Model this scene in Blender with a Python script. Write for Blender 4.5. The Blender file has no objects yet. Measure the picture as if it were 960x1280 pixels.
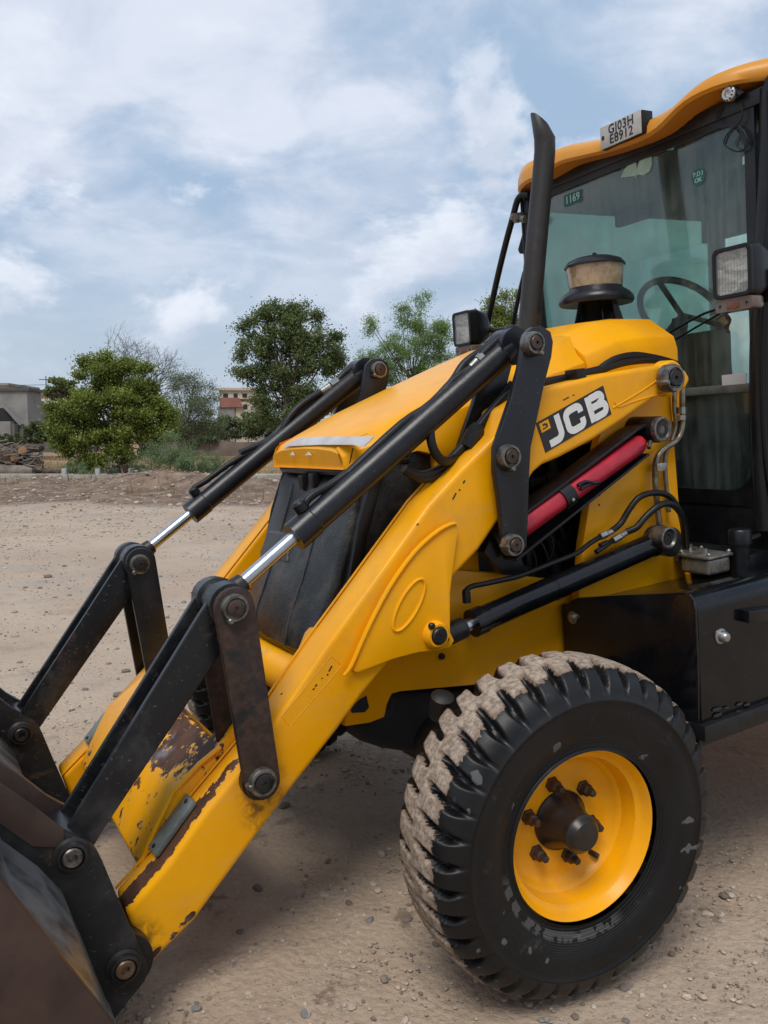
import bpy, bmesh, math, random
import numpy as np
from mathutils import Vector, Matrix
random.seed(7); rng = np.random.default_rng(11)
S = bpy.context.scene; COL = S.collection
PI = math.pi
def R_(d): return math.radians(d)

# ------------------------------------------------------------------ camera (solved from the photograph)
F = 1048.55                       # focal length in photo pixels (960 x 1280)
PITCH = R_(5.014); CAMH = 1.397
cam_d = bpy.data.cameras.new('camera'); cam = bpy.data.objects.new('camera', cam_d); COL.objects.link(cam)
cam.location = (0, 0, CAMH); cam.rotation_euler = (PI/2 - PITCH, 0, 0)
cam_d.sensor_fit = 'VERTICAL'; cam_d.sensor_height = 36; cam_d.lens = F/1280*36
cam_d.clip_start = .05; cam_d.clip_end = 3000; S.camera = cam
S.render.resolution_x = 768; S.render.resolution_y = 1024

# ------------------------------------------------------------------ light and sky
SUN_EL, SUN_AZ = 58, 196          # azimuth: degrees clockwise from the view direction (+Y)
el, az = R_(SUN_EL), R_(SUN_AZ)
sdir = Vector((math.sin(az)*math.cos(el), math.cos(az)*math.cos(el), math.sin(el)))
sd = bpy.data.lights.new('sun', 'SUN'); sd.energy = 1.5; sd.angle = R_(26); sd.color = (1, .95, .87)
sun = bpy.data.objects.new('sun', sd); COL.objects.link(sun); sun.rotation_euler = (-sdir).to_track_quat('-Z', 'Y').to_euler()
sun.location = (0, 0, 30)
S.view_settings.view_transform = 'Standard'; S.view_settings.look = 'None'; S.view_settings.exposure = .62; S.view_settings.gamma = 1

class NT:
    def __init__(s, tree): s.t = tree; s.n = tree.nodes; s.l = tree.links
    def new(s, typ, **k):
        n = s.n.new(typ)
        for a, b in k.items():
            if a == 'ins':
                for i, v in b.items():
                    if isinstance(v, bpy.types.NodeSocket): s.l.new(v, n.inputs[i])
                    else: n.inputs[i].default_value = v
            else: setattr(n, a, b)
        return n
    def math(s, op, a, b=0.0, c=None, clamp=False):
        n = s.n.new('ShaderNodeMath'); n.operation = op; n.use_clamp = clamp
        for i, v in enumerate([a, b] + ([c] if c is not None else [])):
            if isinstance(v, bpy.types.NodeSocket): s.l.new(v, n.inputs[i])
            else: n.inputs[i].default_value = v
        return n.outputs[0]
    def vm(s, op, a, b=(0, 0, 0), out=0):
        n = s.n.new('ShaderNodeVectorMath'); n.operation = op
        for i, v in enumerate([a, b]):
            if isinstance(v, bpy.types.NodeSocket): s.l.new(v, n.inputs[i])
            elif op == 'SCALE' and i == 1: pass
            else: n.inputs[i].default_value = v
        if op == 'SCALE':
            if isinstance(b, bpy.types.NodeSocket): s.l.new(b, n.inputs[3])
            else: n.inputs[3].default_value = b
        return n.outputs[out]
    def noise(s, vec, scale, detail=4, rough=.55, dist=0.0, out=0):
        n = s.new('ShaderNodeTexNoise', ins={'Scale': scale, 'Detail': detail, 'Roughness': rough, 'Distortion': dist})
        if vec is not None: s.l.new(vec, n.inputs['Vector'])
        return n.outputs[out]
    def ss(s, v, a, b, lo=0.0, hi=1.0):
        n = s.new('ShaderNodeMapRange', interpolation_type='SMOOTHSTEP')
        for i, x in enumerate([v, a, b, lo, hi]):
            if isinstance(x, bpy.types.NodeSocket): s.l.new(x, n.inputs[i])
            else: n.inputs[i].default_value = x
        return n.outputs[0]
    def mix(s, f, a, b):
        n = s.new('ShaderNodeMix', data_type='RGBA')
        for i, v in ((0, f), (6, a), (7, b)):
            if isinstance(v, bpy.types.NodeSocket): s.l.new(v, n.inputs[i])
            elif i: n.inputs[i].default_value = (*v, 1)
            else: n.inputs[i].default_value = v
        return n.outputs[2]
    def scalev(s, v, xyz):
        return s.vm('MULTIPLY', v, xyz)

w = bpy.data.worlds.new('World'); S.world = w; w.use_nodes = True
T = NT(w.node_tree); T.n.clear()
sky = T.new('ShaderNodeTexSky', sky_type='NISHITA', sun_disc=False, sun_elevation=el, sun_rotation=az, air_density=1.3, dust_density=2.5, ozone_density=2.0)
d = T.new('ShaderNodeTexCoord').outputs['Generated']
sep = T.new('ShaderNodeSeparateXYZ', ins={0: d}); zz = sep.outputs[2]
den = T.math('ADD', T.math('MAXIMUM', zz, 0.0), .34)
inv = T.math('DIVIDE', 1.0, den)
pl = T.vm('SCALE', d, inv)
plf = T.vm('MULTIPLY', pl, (1, 1, 0))
n1 = T.noise(T.vm('ADD', plf, (3.1, 1.7, 0)), 1.9, 7, .56, .35)
n2 = T.noise(T.vm('ADD', T.vm('MULTIPLY', plf, (1, 1.15, 0)), (9, 4, 2)), 4.4, 7, .58, .4)
hi = T.math('ADD', T.math('MULTIPLY', n1, .72), T.math('MULTIPLY', n2, .28))
veil = T.ss(hi, .38, .58)
# heaped clouds lower down: noise on the direction itself, flattened
dl = T.vm('MULTIPLY', d, (1, 1, 1.7))
c1 = T.noise(T.vm('ADD', dl, (2.3, 0.4, 1.1)), 5.2, 8, .58, .15)
low = T.math('MULTIPLY', T.ss(c1, .49, .62), T.math('MULTIPLY', T.ss(zz, .06, .14), T.ss(zz, .52, .30)))
shade = T.noise(T.vm('ADD', dl, (2.3, 0.4, 1.16)), 5.2, 8, .58, .15)
lowcol = T.mix(T.ss(shade, .48, .68), (.57, .60, .66), (.42, .46, .54))
base = T.new('ShaderNodeVectorMath', operation='MULTIPLY', ins={0: sky.outputs[0], 1: (.065, .065, .065)}).outputs[0]
grey = T.mix(T.ss(zz, .0, .30), (.345, .410, .490), (.265, .360, .490))
b0 = T.mix(.85, base, grey)
hc = T.mix(T.ss(n2, .34, .66), (.395, .440, .530), (.505, .540, .615))
c = T.mix(T.math('MULTIPLY', veil, T.ss(zz, .04, .30, .15, .92)), b0, hc)
c = T.mix(T.math('MULTIPLY', low, .85), c, lowcol)
bg = T.new('ShaderNodeBackground', ins={0: c, 1: 1.0})
wo = T.new('ShaderNodeOutputWorld', ins={0: bg.outputs[0]})

# ------------------------------------------------------------------ the machine's own frame
# x runs to the machine's rear, y to its far side, z up; origin on the ground on the centre line under the front axle
Q = np.array([[0.86761717, -0.49083032, -0.07953647], [-0.12622684, -0.06269791, -0.99001806], [0.48094411, 0.8689963, -0.11635374]])
CAM = np.array([-1.31831045, -2.49503977, 1.5111938])
CW = np.array([[1, 0, 0], [0, math.cos(PITCH), -math.sin(PITCH)], [0, math.sin(PITCH), math.cos(PITCH)]])  # helper below uses explicit form
def cam2world(v): return np.array([v[0], -math.sin(PITCH)*v[1] + math.cos(PITCH)*v[2], -math.cos(PITCH)*v[1] - math.sin(PITCH)*v[2]])
RW = np.column_stack([cam2world(Q[:, i]) for i in range(3)])
ORG = np.array([0, 0, CAMH]) - RW @ CAM
MM = Matrix([[*RW[0], ORG[0]], [*RW[1], ORG[1]], [*RW[2], ORG[2]], [0, 0, 0, 1]])
def ray(px, py): return Q.T @ np.array([(px-480)/F, (py-640)/F, 1.])
def PY(px, py, y): r = ray(px, py); return CAM + r*(y-CAM[1])/r[1]
def PX(px, py, x): r = ray(px, py); return CAM + r*(x-CAM[0])/r[0]
def PL(px, py, a, b):              # plane holding the y direction and the (x,z) points a, b
    n = np.array([b[1]-a[1], 0, -(b[0]-a[0])]); r = ray(px, py)
    return CAM + r*(n @ (np.array([a[0], 0, a[1]]) - CAM))/(n @ r)
def XZ(pts, y): return [(lambda p: (p[0], p[2]))(PY(a, b, y)) for a, b in pts]
def WP(px, py, D):                 # world point at distance D ahead
    r = cam2world(np.array([(px-480)/F, (py-640)/F, 1.])); return np.array([0, 0, CAMH]) + r*D/r[1]

# ------------------------------------------------------------------ mesh helpers
class MB:
    def __init__(s): s.v = []; s.f = []
    def add(s, vs, fs):
        o = len(s.v); s.v += [tuple(map(float, v)) for v in vs]; s.f += [tuple(i+o for i in f) for f in fs]; return s
    def box(s, a, b):
        (x0, y0, z0), (x1, y1, z1) = a, b
        return s.add([(x0,y0,z0),(x1,y0,z0),(x1,y1,z0),(x0,y1,z0),(x0,y0,z1),(x1,y0,z1),(x1,y1,z1),(x0,y1,z1)],
              [(0,3,2,1),(4,5,6,7),(0,1,5,4),(1,2,6,5),(2,3,7,6),(3,0,4,7)])
    def prism(s, pts, y0, y1):     # pts in (x,z), extruded along y
        n = len(pts)
        A = sum(pts[i][0]*pts[(i+1) % n][1]-pts[(i+1) % n][0]*pts[i][1] for i in range(n))
        if A < 0: pts = pts[::-1]
        return s.add([(p[0], y0, p[1]) for p in pts]+[(p[0], y1, p[1]) for p in pts],
              [tuple(range(n)), tuple(range(2*n-1, n-1, -1))]+[(i, i+n, (i+1) % n+n, (i+1) % n) for i in range(n)])
    def poly3(s, pts, thick):      # planar polygon given in 3-D, thickened along vector
        n = len(pts); t = np.array(thick, float)
        return s.add([tuple(p) for p in pts]+[tuple(np.array(p)+t) for p in pts],
              [tuple(range(n)), tuple(range(2*n-1, n-1, -1))]+[(i, i+n, (i+1) % n+n, (i+1) % n) for i in range(n)])
    def tube(s, pts, r, n=10, smooth=3, caps=True):
        P = [np.array(p, float) for p in pts]
        rr = list(r) if hasattr(r, '__len__') else [r]*len(P)
        if smooth > 1 and len(P) > 2:
            q = []; q2 = []
            for i in range(len(P)-1):
                p0 = P[max(i-1, 0)]; p1 = P[i]; p2 = P[i+1]; p3 = P[min(i+2, len(P)-1)]
                for k in range(smooth):
                    t = k/smooth
                    q.append(.5*((2*p1)+(-p0+p2)*t+(2*p0-5*p1+4*p2-p3)*t*t+(-p0+3*p1-3*p2+p3)*t**3)); q2.append(rr[i]*(1-t)+rr[i+1]*t)
            q.append(P[-1]); q2.append(rr[-1]); P, rr = q, q2
        tang = [P[min(i+1, len(P)-1)]-P[max(i-1, 0)] for i in range(len(P))]
        tang = [t/(np.linalg.norm(t)+1e-9) for t in tang]
        up = np.array([0, 0, 1.]) if abs(tang[0][2]) < .9 else np.array([1., 0, 0])
        nx = np.cross(up, tang[0]); nx /= np.linalg.norm(nx); vs = []
        for p, t, ra in zip(P, tang, rr):
            nx = nx - t*(nx @ t); nx /= np.linalg.norm(nx); ny = np.cross(t, nx)
            for k in range(n): a = 2*PI*k/n; vs.append(p+ra*(math.cos(a)*nx+math.sin(a)*ny))
        m = len(P); fs = []
        for i in range(m-1):
            for k in range(n): k2 = (k+1) % n; fs.append((i*n+k, i*n+k2, (i+1)*n+k2, (i+1)*n+k))
        if caps: fs += [tuple(range(n-1, -1, -1)), tuple((m-1)*n+k for k in range(n))]
        return s.add(vs, fs)
    def lathe(s, o, ax, prof, n=32, close=False):      # prof: list of (t along axis, radius)
        o = np.array(o, float); ax = np.array(ax, float); ax /= np.linalg.norm(ax)
        up = np.array([0, 0, 1.]) if abs(ax[2]) < .9 else np.array([1., 0, 0])
        u = np.cross(up, ax); u /= np.linalg.norm(u); v = np.cross(ax, u); vs = []; fs = []
        for t, r in prof:
            for k in range(n): a = 2*PI*k/n; vs.append(o+ax*t+r*(math.cos(a)*u+math.sin(a)*v))
        m = len(prof)
        for i in range(m-1 if not close else m):
            j = (i+1) % m
            for k in range(n): k2 = (k+1) % n; fs.append((i*n+k, i*n+k2, j*n+k2, j*n+k))
        if not close: fs += [tuple(range(n-1, -1, -1)), tuple((m-1)*n+k for k in range(n))]
        return s.add(vs, fs)
    def loft(s, secs, cap=True):   # secs: list of equal-length rings
        n = len(secs[0]); vs = [p for r in secs for p in r]; fs = []
        for i in range(len(secs)-1):
            for k in range(n): k2 = (k+1) % n; fs.append((i*n+k, i*n+k2, (i+1)*n+k2, (i+1)*n+k))
        if cap: fs += [tuple(range(n-1, -1, -1)), tuple((len(secs)-1)*n+k for k in range(n))]
        return s.add(vs, fs)

def mesh_obj(name, mb, mat, parent=None, bevel=0, seg=2, ang=40, flat=False, sub=0):
    me = bpy.data.meshes.new(name); me.from_pydata(mb.v, [], mb.f); me.validate()
    bm = bmesh.new(); bm.from_mesh(me)
    bmesh.ops.recalc_face_normals(bm, faces=bm.faces)
    if bevel:
        ed = [e for e in bm.edges if len(e.link_faces) == 2 and e.calc_face_angle(0) > R_(30)]
        if ed: bmesh.ops.bevel(bm, geom=ed, offset=bevel, segments=seg, affect='EDGES', profile=.6, clamp_overlap=True)
    bm.to_mesh(me); bm.free()
    if not flat:
        me.polygons.foreach_set('use_smooth', [True]*len(me.polygons)); me.set_sharp_from_angle(angle=R_(ang))
    if mat: me.materials.append(mat)
    o = bpy.data.objects.new(name, me); COL.objects.link(o)
    if parent: o.parent = parent
    if sub: m = o.modifiers.new('sub', 'SUBSURF'); m.levels = m.render_levels = sub
    return o
def tag(o, label=None, cat=None, group=None, kind=None):
    if label: o['label'] = label
    if cat: o['category'] = cat
    if group: o['group'] = group
    if kind: o['kind'] = kind
    return o
def empty(name, loc=(0, 0, 0)):
    o = bpy.data.objects.new(name, None); o.location = loc; o.empty_display_size = .2; COL.objects.link(o); return o
def np_mesh(name, V, Fq, mat, parent=None, tint=None, smooth=False):   # fast quads / tris from arrays
    me = bpy.data.meshes.new(name); nv = len(V); nf, k = Fq.shape
    me.vertices.add(nv); me.vertices.foreach_set('co', np.ascontiguousarray(V, dtype=np.float32).ravel())
    me.loops.add(nf*k); me.loops.foreach_set('vertex_index', Fq.astype(np.int32).ravel())
    me.polygons.add(nf); me.polygons.foreach_set('loop_start', np.arange(nf, dtype=np.int32)*k)
    me.polygons.foreach_set('use_smooth', np.full(nf, smooth))
    me.update(calc_edges=True)
    if tint is not None:
        at = me.attributes.new('tint', 'FLOAT', 'FACE' if len(tint) == nf else 'POINT'); at.data.foreach_set('value', np.asarray(tint, dtype=np.float32))
    me.materials.append(mat)
    o = bpy.data.objects.new(name, me); COL.objects.link(o)
    if parent: o.parent = parent
    return o

# numpy value noise
_perm = rng.permutation(4096); _val = rng.random(4096)
def vnoise(x, y):
    xi = np.floor(x).astype(int); yi = np.floor(y).astype(int); fx = x-xi; fy = y-yi
    fx = fx*fx*(3-2*fx); fy = fy*fy*(3-2*fy)
    def h(a, b): return _val[_perm[(a + _perm[b & 4095]) & 4095]]
    return (h(xi, yi)*(1-fx)+h(xi+1, yi)*fx)*(1-fy)+(h(xi, yi+1)*(1-fx)+h(xi+1, yi+1)*fx)*fy
def fbm(x, y, o=4):
    s = 0; a = .5
    for i in range(o): s = s+a*(vnoise(x*2**i+17*i, y*2**i+5*i)-.5); a *= .55
    return s

# ------------------------------------------------------------------ materials
def newmat(name):
    m = bpy.data.materials.new(name); m.use_nodes = True; t = NT(m.node_tree); t.n.clear()
    return m, t
def finish(t, shader): t.new('ShaderNodeOutputMaterial', ins={0: shader})
def principled(t, color, rough=.5, metal=0., normal=None, spec=None, coat=0., **k):
    p = t.new('ShaderNodeBsdfPrincipled')
    def put(key, v):
        if isinstance(v, bpy.types.NodeSocket): t.l.new(v, p.inputs[key])
        elif isinstance(v, tuple) and len(v) == 3: p.inputs[key].default_value = (*v, 1)
        else: p.inputs[key].default_value = v
    put('Base Color', color); put('Roughness', rough); put('Metallic', metal)
    if normal is not None: put('Normal', normal)
    if spec is not None: put('Specular IOR Level', spec)
    if coat: put('Coat Weight', coat); put('Coat Roughness', .12)
    for a, b in k.items(): put(a, b)
    return p.outputs[0]
def bump(t, h, strength=.3, dist=.01): return t.new('ShaderNodeBump', ins={'Height': h, 'Strength': strength, 'Distance': dist}).outputs[0]
def objco(t): return t.new('ShaderNodeTexCoord').outputs['Object']
def segd(t, co, p, q):             # distance from a segment, in the machine's coordinates
    p = np.array(p, float); q = np.array(q, float); ab = q-p; L2 = float(ab @ ab)
    ap = t.vm('SUBTRACT', co, tuple(p))
    h = t.math('DIVIDE', t.vm('DOT_PRODUCT', ap, tuple(ab), out=1), L2, clamp=True)
    return t.vm('LENGTH', t.vm('SUBTRACT', ap, t.vm('SCALE', _const(t, ab), h)), out=1)
def _const(t, v):
    n = t.new('ShaderNodeCombineXYZ'); [setattr(n.inputs[i], 'default_value', float(v[i])) for i in range(3)]; return n.outputs[0]

YEL = (.90, .40, .0012)
def yellow(name, regions=(), chips=.05, dirt=.15, col=YEL, grime=()):
    m, t = newmat(name); co = objco(t)
    big = t.noise(co, 3.0, 4, .6); fine = t.noise(co, 34, 6, .68, .25); mid = t.noise(co, 11, 5, .62, .4)
    ch = t.math('ADD', t.math('MULTIPLY', fine, .55), t.math('MULTIPLY', mid, .45))
    fld = None
    for (p, q, rad, wgt) in regions:
        dd = segd(t, co, p, q); g = t.math('MULTIPLY', t.ss(dd, rad, rad*.35), wgt)
        fld = g if fld is None else t.math('MAXIMUM', fld, g)
    v = ch if fld is None else t.math('ADD', ch, fld)
    thr = .74-chips*.6
    worn = t.ss(v, thr, thr+.008)
    primer = t.ss(v, thr-.012, thr-.004)
    c0 = t.mix(t.ss(big, .3, .75), col, (col[0]*.92, col[1]*.86, col[2]))
    c0 = t.mix(t.math('MULTIPLY', t.ss(t.noise(t.scalev(co, (1.2, 3, 5)), 2.4, 6, .7, .8), .50, .72), .22), c0, (.62, .36, .12))
    dm = t.math('MULTIPLY', t.ss(t.noise(co, 7, 6, .7), .45, .75), dirt)
    c0 = t.mix(dm, c0, (.30, .19, .09))
    for (p, rad) in grime:
        gd = t.math('MULTIPLY', t.ss(segd(t, co, p, (p[0]+.001, p[1], p[2]-.06)), rad, rad*.3), t.ss(t.noise(co, 24, 5, .7, .6), .40, .62))
        c0 = t.mix(t.math('MULTIPLY', gd, .75), c0, (.07, .038, .014))
    # thin dirty scratches
    scr = t.ss(t.noise(t.scalev(co, (9, 60, 60)), 6, 3, .5), .70, .74)
    c0 = t.mix(t.math('MULTIPLY', scr, .25), c0, (.35, .16, .02))
    rust = t.mix(t.ss(t.noise(co, 9, 4, .6), .4, .62), (.055, .024, .014), (.11, .048, .024))
    rust = t.mix(t.ss(t.noise(co, 5.2, 4, .6), .60, .70), rust, (.18, .15, .16))
    c1 = t.mix(primer, c0, (.62, .33, .10)); c1 = t.mix(worn, c1, rust)
    rg = t.math('ADD', t.math('MULTIPLY', worn, .20), t.math('ADD', .27, t.math('MULTIPLY', t.noise(co, 14, 4, .6), .16)))
    nb = bump(t, t.math('ADD', t.math('MULTIPLY', worn, -1.0), t.math('ADD', t.math('MULTIPLY', t.noise(co, 45, 2, .5), .12), t.math('MULTIPLY', t.noise(co, 5, 2, .5), 1.6))), .35, .002)
    finish(t, principled(t, c1, rg, normal=nb, coat=.06, spec=.24)); return m
def blackpaint(name, col=(.006, .0065, .008), rust=0., dust=.25, rough=.32, dustcol=(.055, .055, .055)):
    m, t = newmat(name); co = objco(t)
    n = t.noise(co, 8, 6, .65, .3); f = t.noise(co, 60, 3, .6)
    c0 = t.mix(t.math('MULTIPLY', t.ss(n, .45, .75), dust), col, dustcol)
    scr = t.ss(t.noise(t.scalev(co, (14, 50, 22)), 5, 4, .6, .6), .64, .70)
    c0 = t.mix(t.math('MULTIPLY', scr, dust*1.2), c0, (.11, .115, .12))
    if rust:
        rm = t.ss(t.noise(co, 6, 8, .68, .5), .60-rust*.35, .68-rust*.32)
        rc = t.mix(t.ss(f, .35, .7), (.032, .017, .012), (.060, .032, .022))
        c0 = t.mix(rm, c0, rc); r = t.math('ADD', rough, t.math('MULTIPLY', rm, .25))
    else: r = t.math('ADD', rough-.06, t.math('MULTIPLY', n, .22))
    finish(t, principled(t, c0, r, spec=.42, normal=bump(t, t.math('ADD', f, t.math('MULTIPLY', n, .8)), .22, .002))); return m
def simple(name, col, rough=.5, metal=0., var=.25, scale=20, col2=None, bmp=.15, **k):
    m, t = newmat(name); co = objco(t); n = t.noise(co, scale, 5, .62, .2)
    c0 = t.mix(t.ss(n, .35, .7), col, col2 or tuple(x*(1-var) for x in col))
    finish(t, principled(t, c0, rough, metal, normal=bump(t, n, bmp, .003), **k)); return m

mYel = yellow('yellow_paint', chips=.02)
ya = -.50
mArm = yellow('yellow_arm_paint', chips=.045, dirt=.22, grime=[((-.648, -.535, .60), .085), ((.202, -.535, 1.34), .07), ((.88, -.535, 1.54), .09), ((.19, -.535, 1.12), .08), ((-1.0, -.535, .30), .09)], regions=[
    ((-1.02, -.490, .385), (-.64, -.490, .76), .052, .34), ((-.61, -.50, .79), (-.52, -.50, .88), .022, .25),
    ((-1.0, -.53, .24), (-.86, -.53, .33), .016, .22), ((-.98, -.54, .36), (-.80, -.54, .53), .03, .06), ((-.64, -.43, .70), (-.60, -.43, .74), .03, .2)])
mArmF = yellow('yellow_far_arm_paint', chips=.03, regions=[((-.62, .42, .74), (-.58, .42, .82), .05, .2)])
mBeam = yellow('yellow_beam_paint', chips=.10, dirt=.2, regions=[((-.76, -.30, .66), (-.74, .16, .66), .185, .225), ((-.90, -.38, .50), (-.93, .30, .46), .15, .115)])
mBar = yellow('yellow_crossbar_paint', chips=.14, dirt=.8)
mRoof = yellow('yellow_roof_plastic', chips=-.1, dirt=.12, col=(.66, .285, .030))
mBlk = blackpaint('black_paint')
mBlkS = blackpaint('black_satin_paint', (.009, .010, .014), dust=.22, rough=.28)
mGloss = blackpaint('black_gloss_paint', (.004, .0045, .006), dust=.10, rough=.09)
mLink = blackpaint('worn_black_link', (.010, .010, .011), rust=.62, dust=.2, rough=.4)
mLever = blackpaint('worn_black_lever', (.007, .008, .010), rust=.05, dust=.7, rough=.32)
mBrk = blackpaint('worn_black_bracket', (.006, .007, .008), rust=.14, dust=.5, rough=.42)
mRust = simple('bare_rusty_steel', (.070, .042, .034), .42, .25, .45, 7, (.036, .022, .020))
mShell = simple('scoured_grey_steel', (.20, .21, .22), .35, .35, .5, 9, (.035, .038, .042))
mRib = simple('brown_steel', (.060, .038, .030), .42, .2, .5, 9, (.03, .02, .016))
mChr = simple('chrome_rod', (.52, .54, .58), .27, 1.0, .12, 30, bmp=.02)
mCol = simple('worn_steel_collar', (.23, .22, .20), .38, .75, .55, 35, (.07, .062, .055))
mPin = simple('rusty_pin_steel', (.085, .055, .042), .45, .5, .5, 40, (.04, .03, .025))
mPinB = simple('blackened_pin_steel', (.035, .032, .032), .4, .5, .4, 40)
mZinc = simple('zinc_pipe', (.30, .27, .22), .35, .8, .4, 25, (.13, .11, .085))
mFit = simple('steel_fitting', (.42, .41, .38), .32, .85, .4, 30)
mHose = simple('black_hose_rubber', (.008, .008, .009), .45, 0, .3, 50, bmp=.3, spec=.35)
mRed = simple('red_paint', (.46, .012, .030), .36, 0, .35, 16, (.30, .012, .028))
mPlas = simple('black_plastic', (.007, .007, .008), .42, 0, .3, 20, spec=.35)
mGreyP = simple('galvanised_strip', (.27, .30, .29), .45, .5, .4, 14, (.15, .17, .16))
mWhite = simple('white_print', (.74, .74, .72), .5, 0, .06, 30, bmp=.05)
mDecal = simple('black_decal', (.016, .013, .014), .35, 0, .2, 40, bmp=.05)
mInt = simple('dark_interior', (.014, .015, .016), .7, 0, .3, 10)
mIntG = simple('grey_interior', (.06, .065, .065), .75, 0, .3, 10)
mEng = simple('engine_castings', (.03, .028, .025), .55, .3, .5, 12, (.010, .010, .010))
mCast = simple('raw_cast_metal', (.34, .32, .27), .4, .7, .5, 30, (.16, .14, .12))

def glass(name, tint, dust, rough=.03, dcol=(.30, .33, .32)):
    m, t = newmat(name); co = objco(t)
    fr = t.math('ADD', t.math('MULTIPLY', t.math('POWER', t.new('ShaderNodeLayerWeight', ins={'Blend': .5}).outputs['Facing'], 3.5), .65), .055)
    tr = t.new('ShaderNodeBsdfTransparent', ins={0: (*tint, 1)}).outputs[0]
    gl = t.new('ShaderNodeBsdfGlossy', ins={0: (.92, .96, .96, 1), 'Roughness': rough}).outputs[0]
    di = t.new('ShaderNodeBsdfDiffuse', ins={0: (*dcol, 1)}).outputs[0]
    n = t.noise(co, 5, 5, .6, .6); smear = t.noise(t.scalev(co, (8, 22, 2)), 1.5, 4, .6)
    dm = t.math('MULTIPLY', t.math('ADD', t.math('MULTIPLY', t.ss(n, .35, .65), .8), t.math('ADD', t.math('MULTIPLY', t.ss(smear, .42, .62), .6), .3)), dust)
    a = t.new('ShaderNodeMixShader', ins={0: dm, 1: tr, 2: di}).outputs[0]
    b = t.new('ShaderNodeMixShader', ins={0: fr, 1: a, 2: gl}).outputs[0]
    finish(t, b); return m
mGlass = glass('dusty_tinted_glass', (.66, .78, .73), .15)
mGlassB = glass('clear_side_glass', (.60, .76, .71), .12)
mLens = glass('ribbed_lens_glass', (.92, .92, .90), .07, .12, (.55, .54, .50))

# ------------------------------------------------------------------ terrain
def hgt(x, y):
    x = np.asarray(x, float); y = np.asarray(y, float)
    h = .030*fbm(x*.5, y*.5, 3)+.016*fbm(x*2.3+40, y*2.3, 3)
    bank = 1/(1+np.exp(-(y-17.2-1.4*fbm(x*.25+9, y*0+3, 3)*2)/.9))
    h = h+bank*(.12+.42*fbm(x*.42+3, y*.5, 4)+.20*fbm(x*1.3, y*1.6, 3)+.08*fbm(x*6, y*6, 2))
    h = h+.42*np.exp(-((x+6.0)/1.3)**2-((y-21.6)/1.3)**2)+.26*np.exp(-((x+3.6)/1.7)**2-((y-20.9)/1.3)**2)+.08*np.exp(-((x+9.4)/2.2)**2-((y-23.)/1.1)**2)
    far = 1/(1+np.exp(-(y-27.0)/.35)); h = h*(1-far)+far*(.13+.05*fbm(x*.2, y*.2, 3))
    return h
def graded(lo, hi, c0, c1, st, g=1.055):
    a = list(np.arange(c0, c1, st)); s = st; x = a[-1]
    while x < hi: s *= g; x += s; a.append(x)
    s = st; x = c0; b = []
    while x > lo: s *= g; x -= s; b.append(x)
    return np.array(b[::-1]+a)
gx = graded(-900, 900, -3.2, 3.2, .035, 1.06); gy = graded(-60, 2200, .4, 6.0, .035, 1.035)
X, Y = np.meshgrid(gx, gy); Z = hgt(X, Y)
near = np.exp(-np.maximum(0, Y-5)/3)
Z = Z+near*(.020*fbm(X*7, Y*7, 3)+.009*fbm(X*22, Y*22, 2))
nx_, ny_ = len(gx), len(gy); idx = np.arange(nx_*ny_).reshape(ny_, nx_)
quads = np.stack([idx[:-1, :-1], idx[:-1, 1:], idx[1:, 1:], idx[1:, :-1]], -1).reshape(-1, 4)
m, t = newmat('dusty_gravel_ground'); co = t.new('ShaderNodeNewGeometry').outputs['Position']
sp = t.new('ShaderNodeSeparateXYZ', ins={0: co}); gxx, gyy = sp.outputs[0], sp.outputs[1]
nA = t.noise(co, .55, 5, .6, .4); nB = t.noise(co, 2.6, 6, .65); nC = t.noise(co, 26, 5, .7); nD = t.noise(co, 130, 3, .6)
vor = t.new('ShaderNodeTexVoronoi', ins={'Vector': co, 'Scale': 42.}); vor2 = t.new('ShaderNodeTexVoronoi', ins={'Vector': co, 'Scale': 120.})
c0 = t.mix(t.ss(nA, .33, .68), (.385, .290, .215), (.465, .365, .275))
c0 = t.mix(t.ss(nB, .52, .70, 0, .60), c0, (.29, .215, .165))
vor3 = t.new('ShaderNodeTexVoronoi', ins={'Vector': co, 'Scale': 15.})
c0 = t.mix(t.math('MULTIPLY', t.ss(vor3.outputs['Distance'], .22, .10, 0, .55), t.ss(t.noise(co, 1.1, 4, .6), .42, .58)), c0, t.mix(t.new('ShaderNodeSeparateXYZ', ins={0: vor3.outputs['Color']}).outputs[0], (.17, .14, .12), (.52, .46, .40)))
c0 = t.mix(t.ss(nC, .55, .72, 0, .55), c0, (.54, .45, .36)); c0 = t.mix(t.ss(nC, .42, .30, 0, .45), c0, (.22, .165, .125))
c0 = t.mix(t.ss(vor.outputs['Distance'], .30, .16, 0, .5), c0, t.mix(t.new('ShaderNodeSeparateXYZ', ins={0: vor.outputs['Color']}).outputs[0], (.24, .20, .165), (.50, .44, .37)))
c0 = t.mix(t.ss(vor2.outputs['Distance'], .35, .15, 0, .35), c0, t.mix(t.new('ShaderNodeSeparateXYZ', ins={0: vor2.outputs['Color']}).outputs[0], (.26, .20, .16), (.56, .49, .41)))
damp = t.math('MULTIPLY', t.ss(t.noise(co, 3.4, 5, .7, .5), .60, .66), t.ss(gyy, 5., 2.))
c0 = t.mix(t.math('MULTIPLY', damp, .6), c0, (.12, .085, .065))
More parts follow.
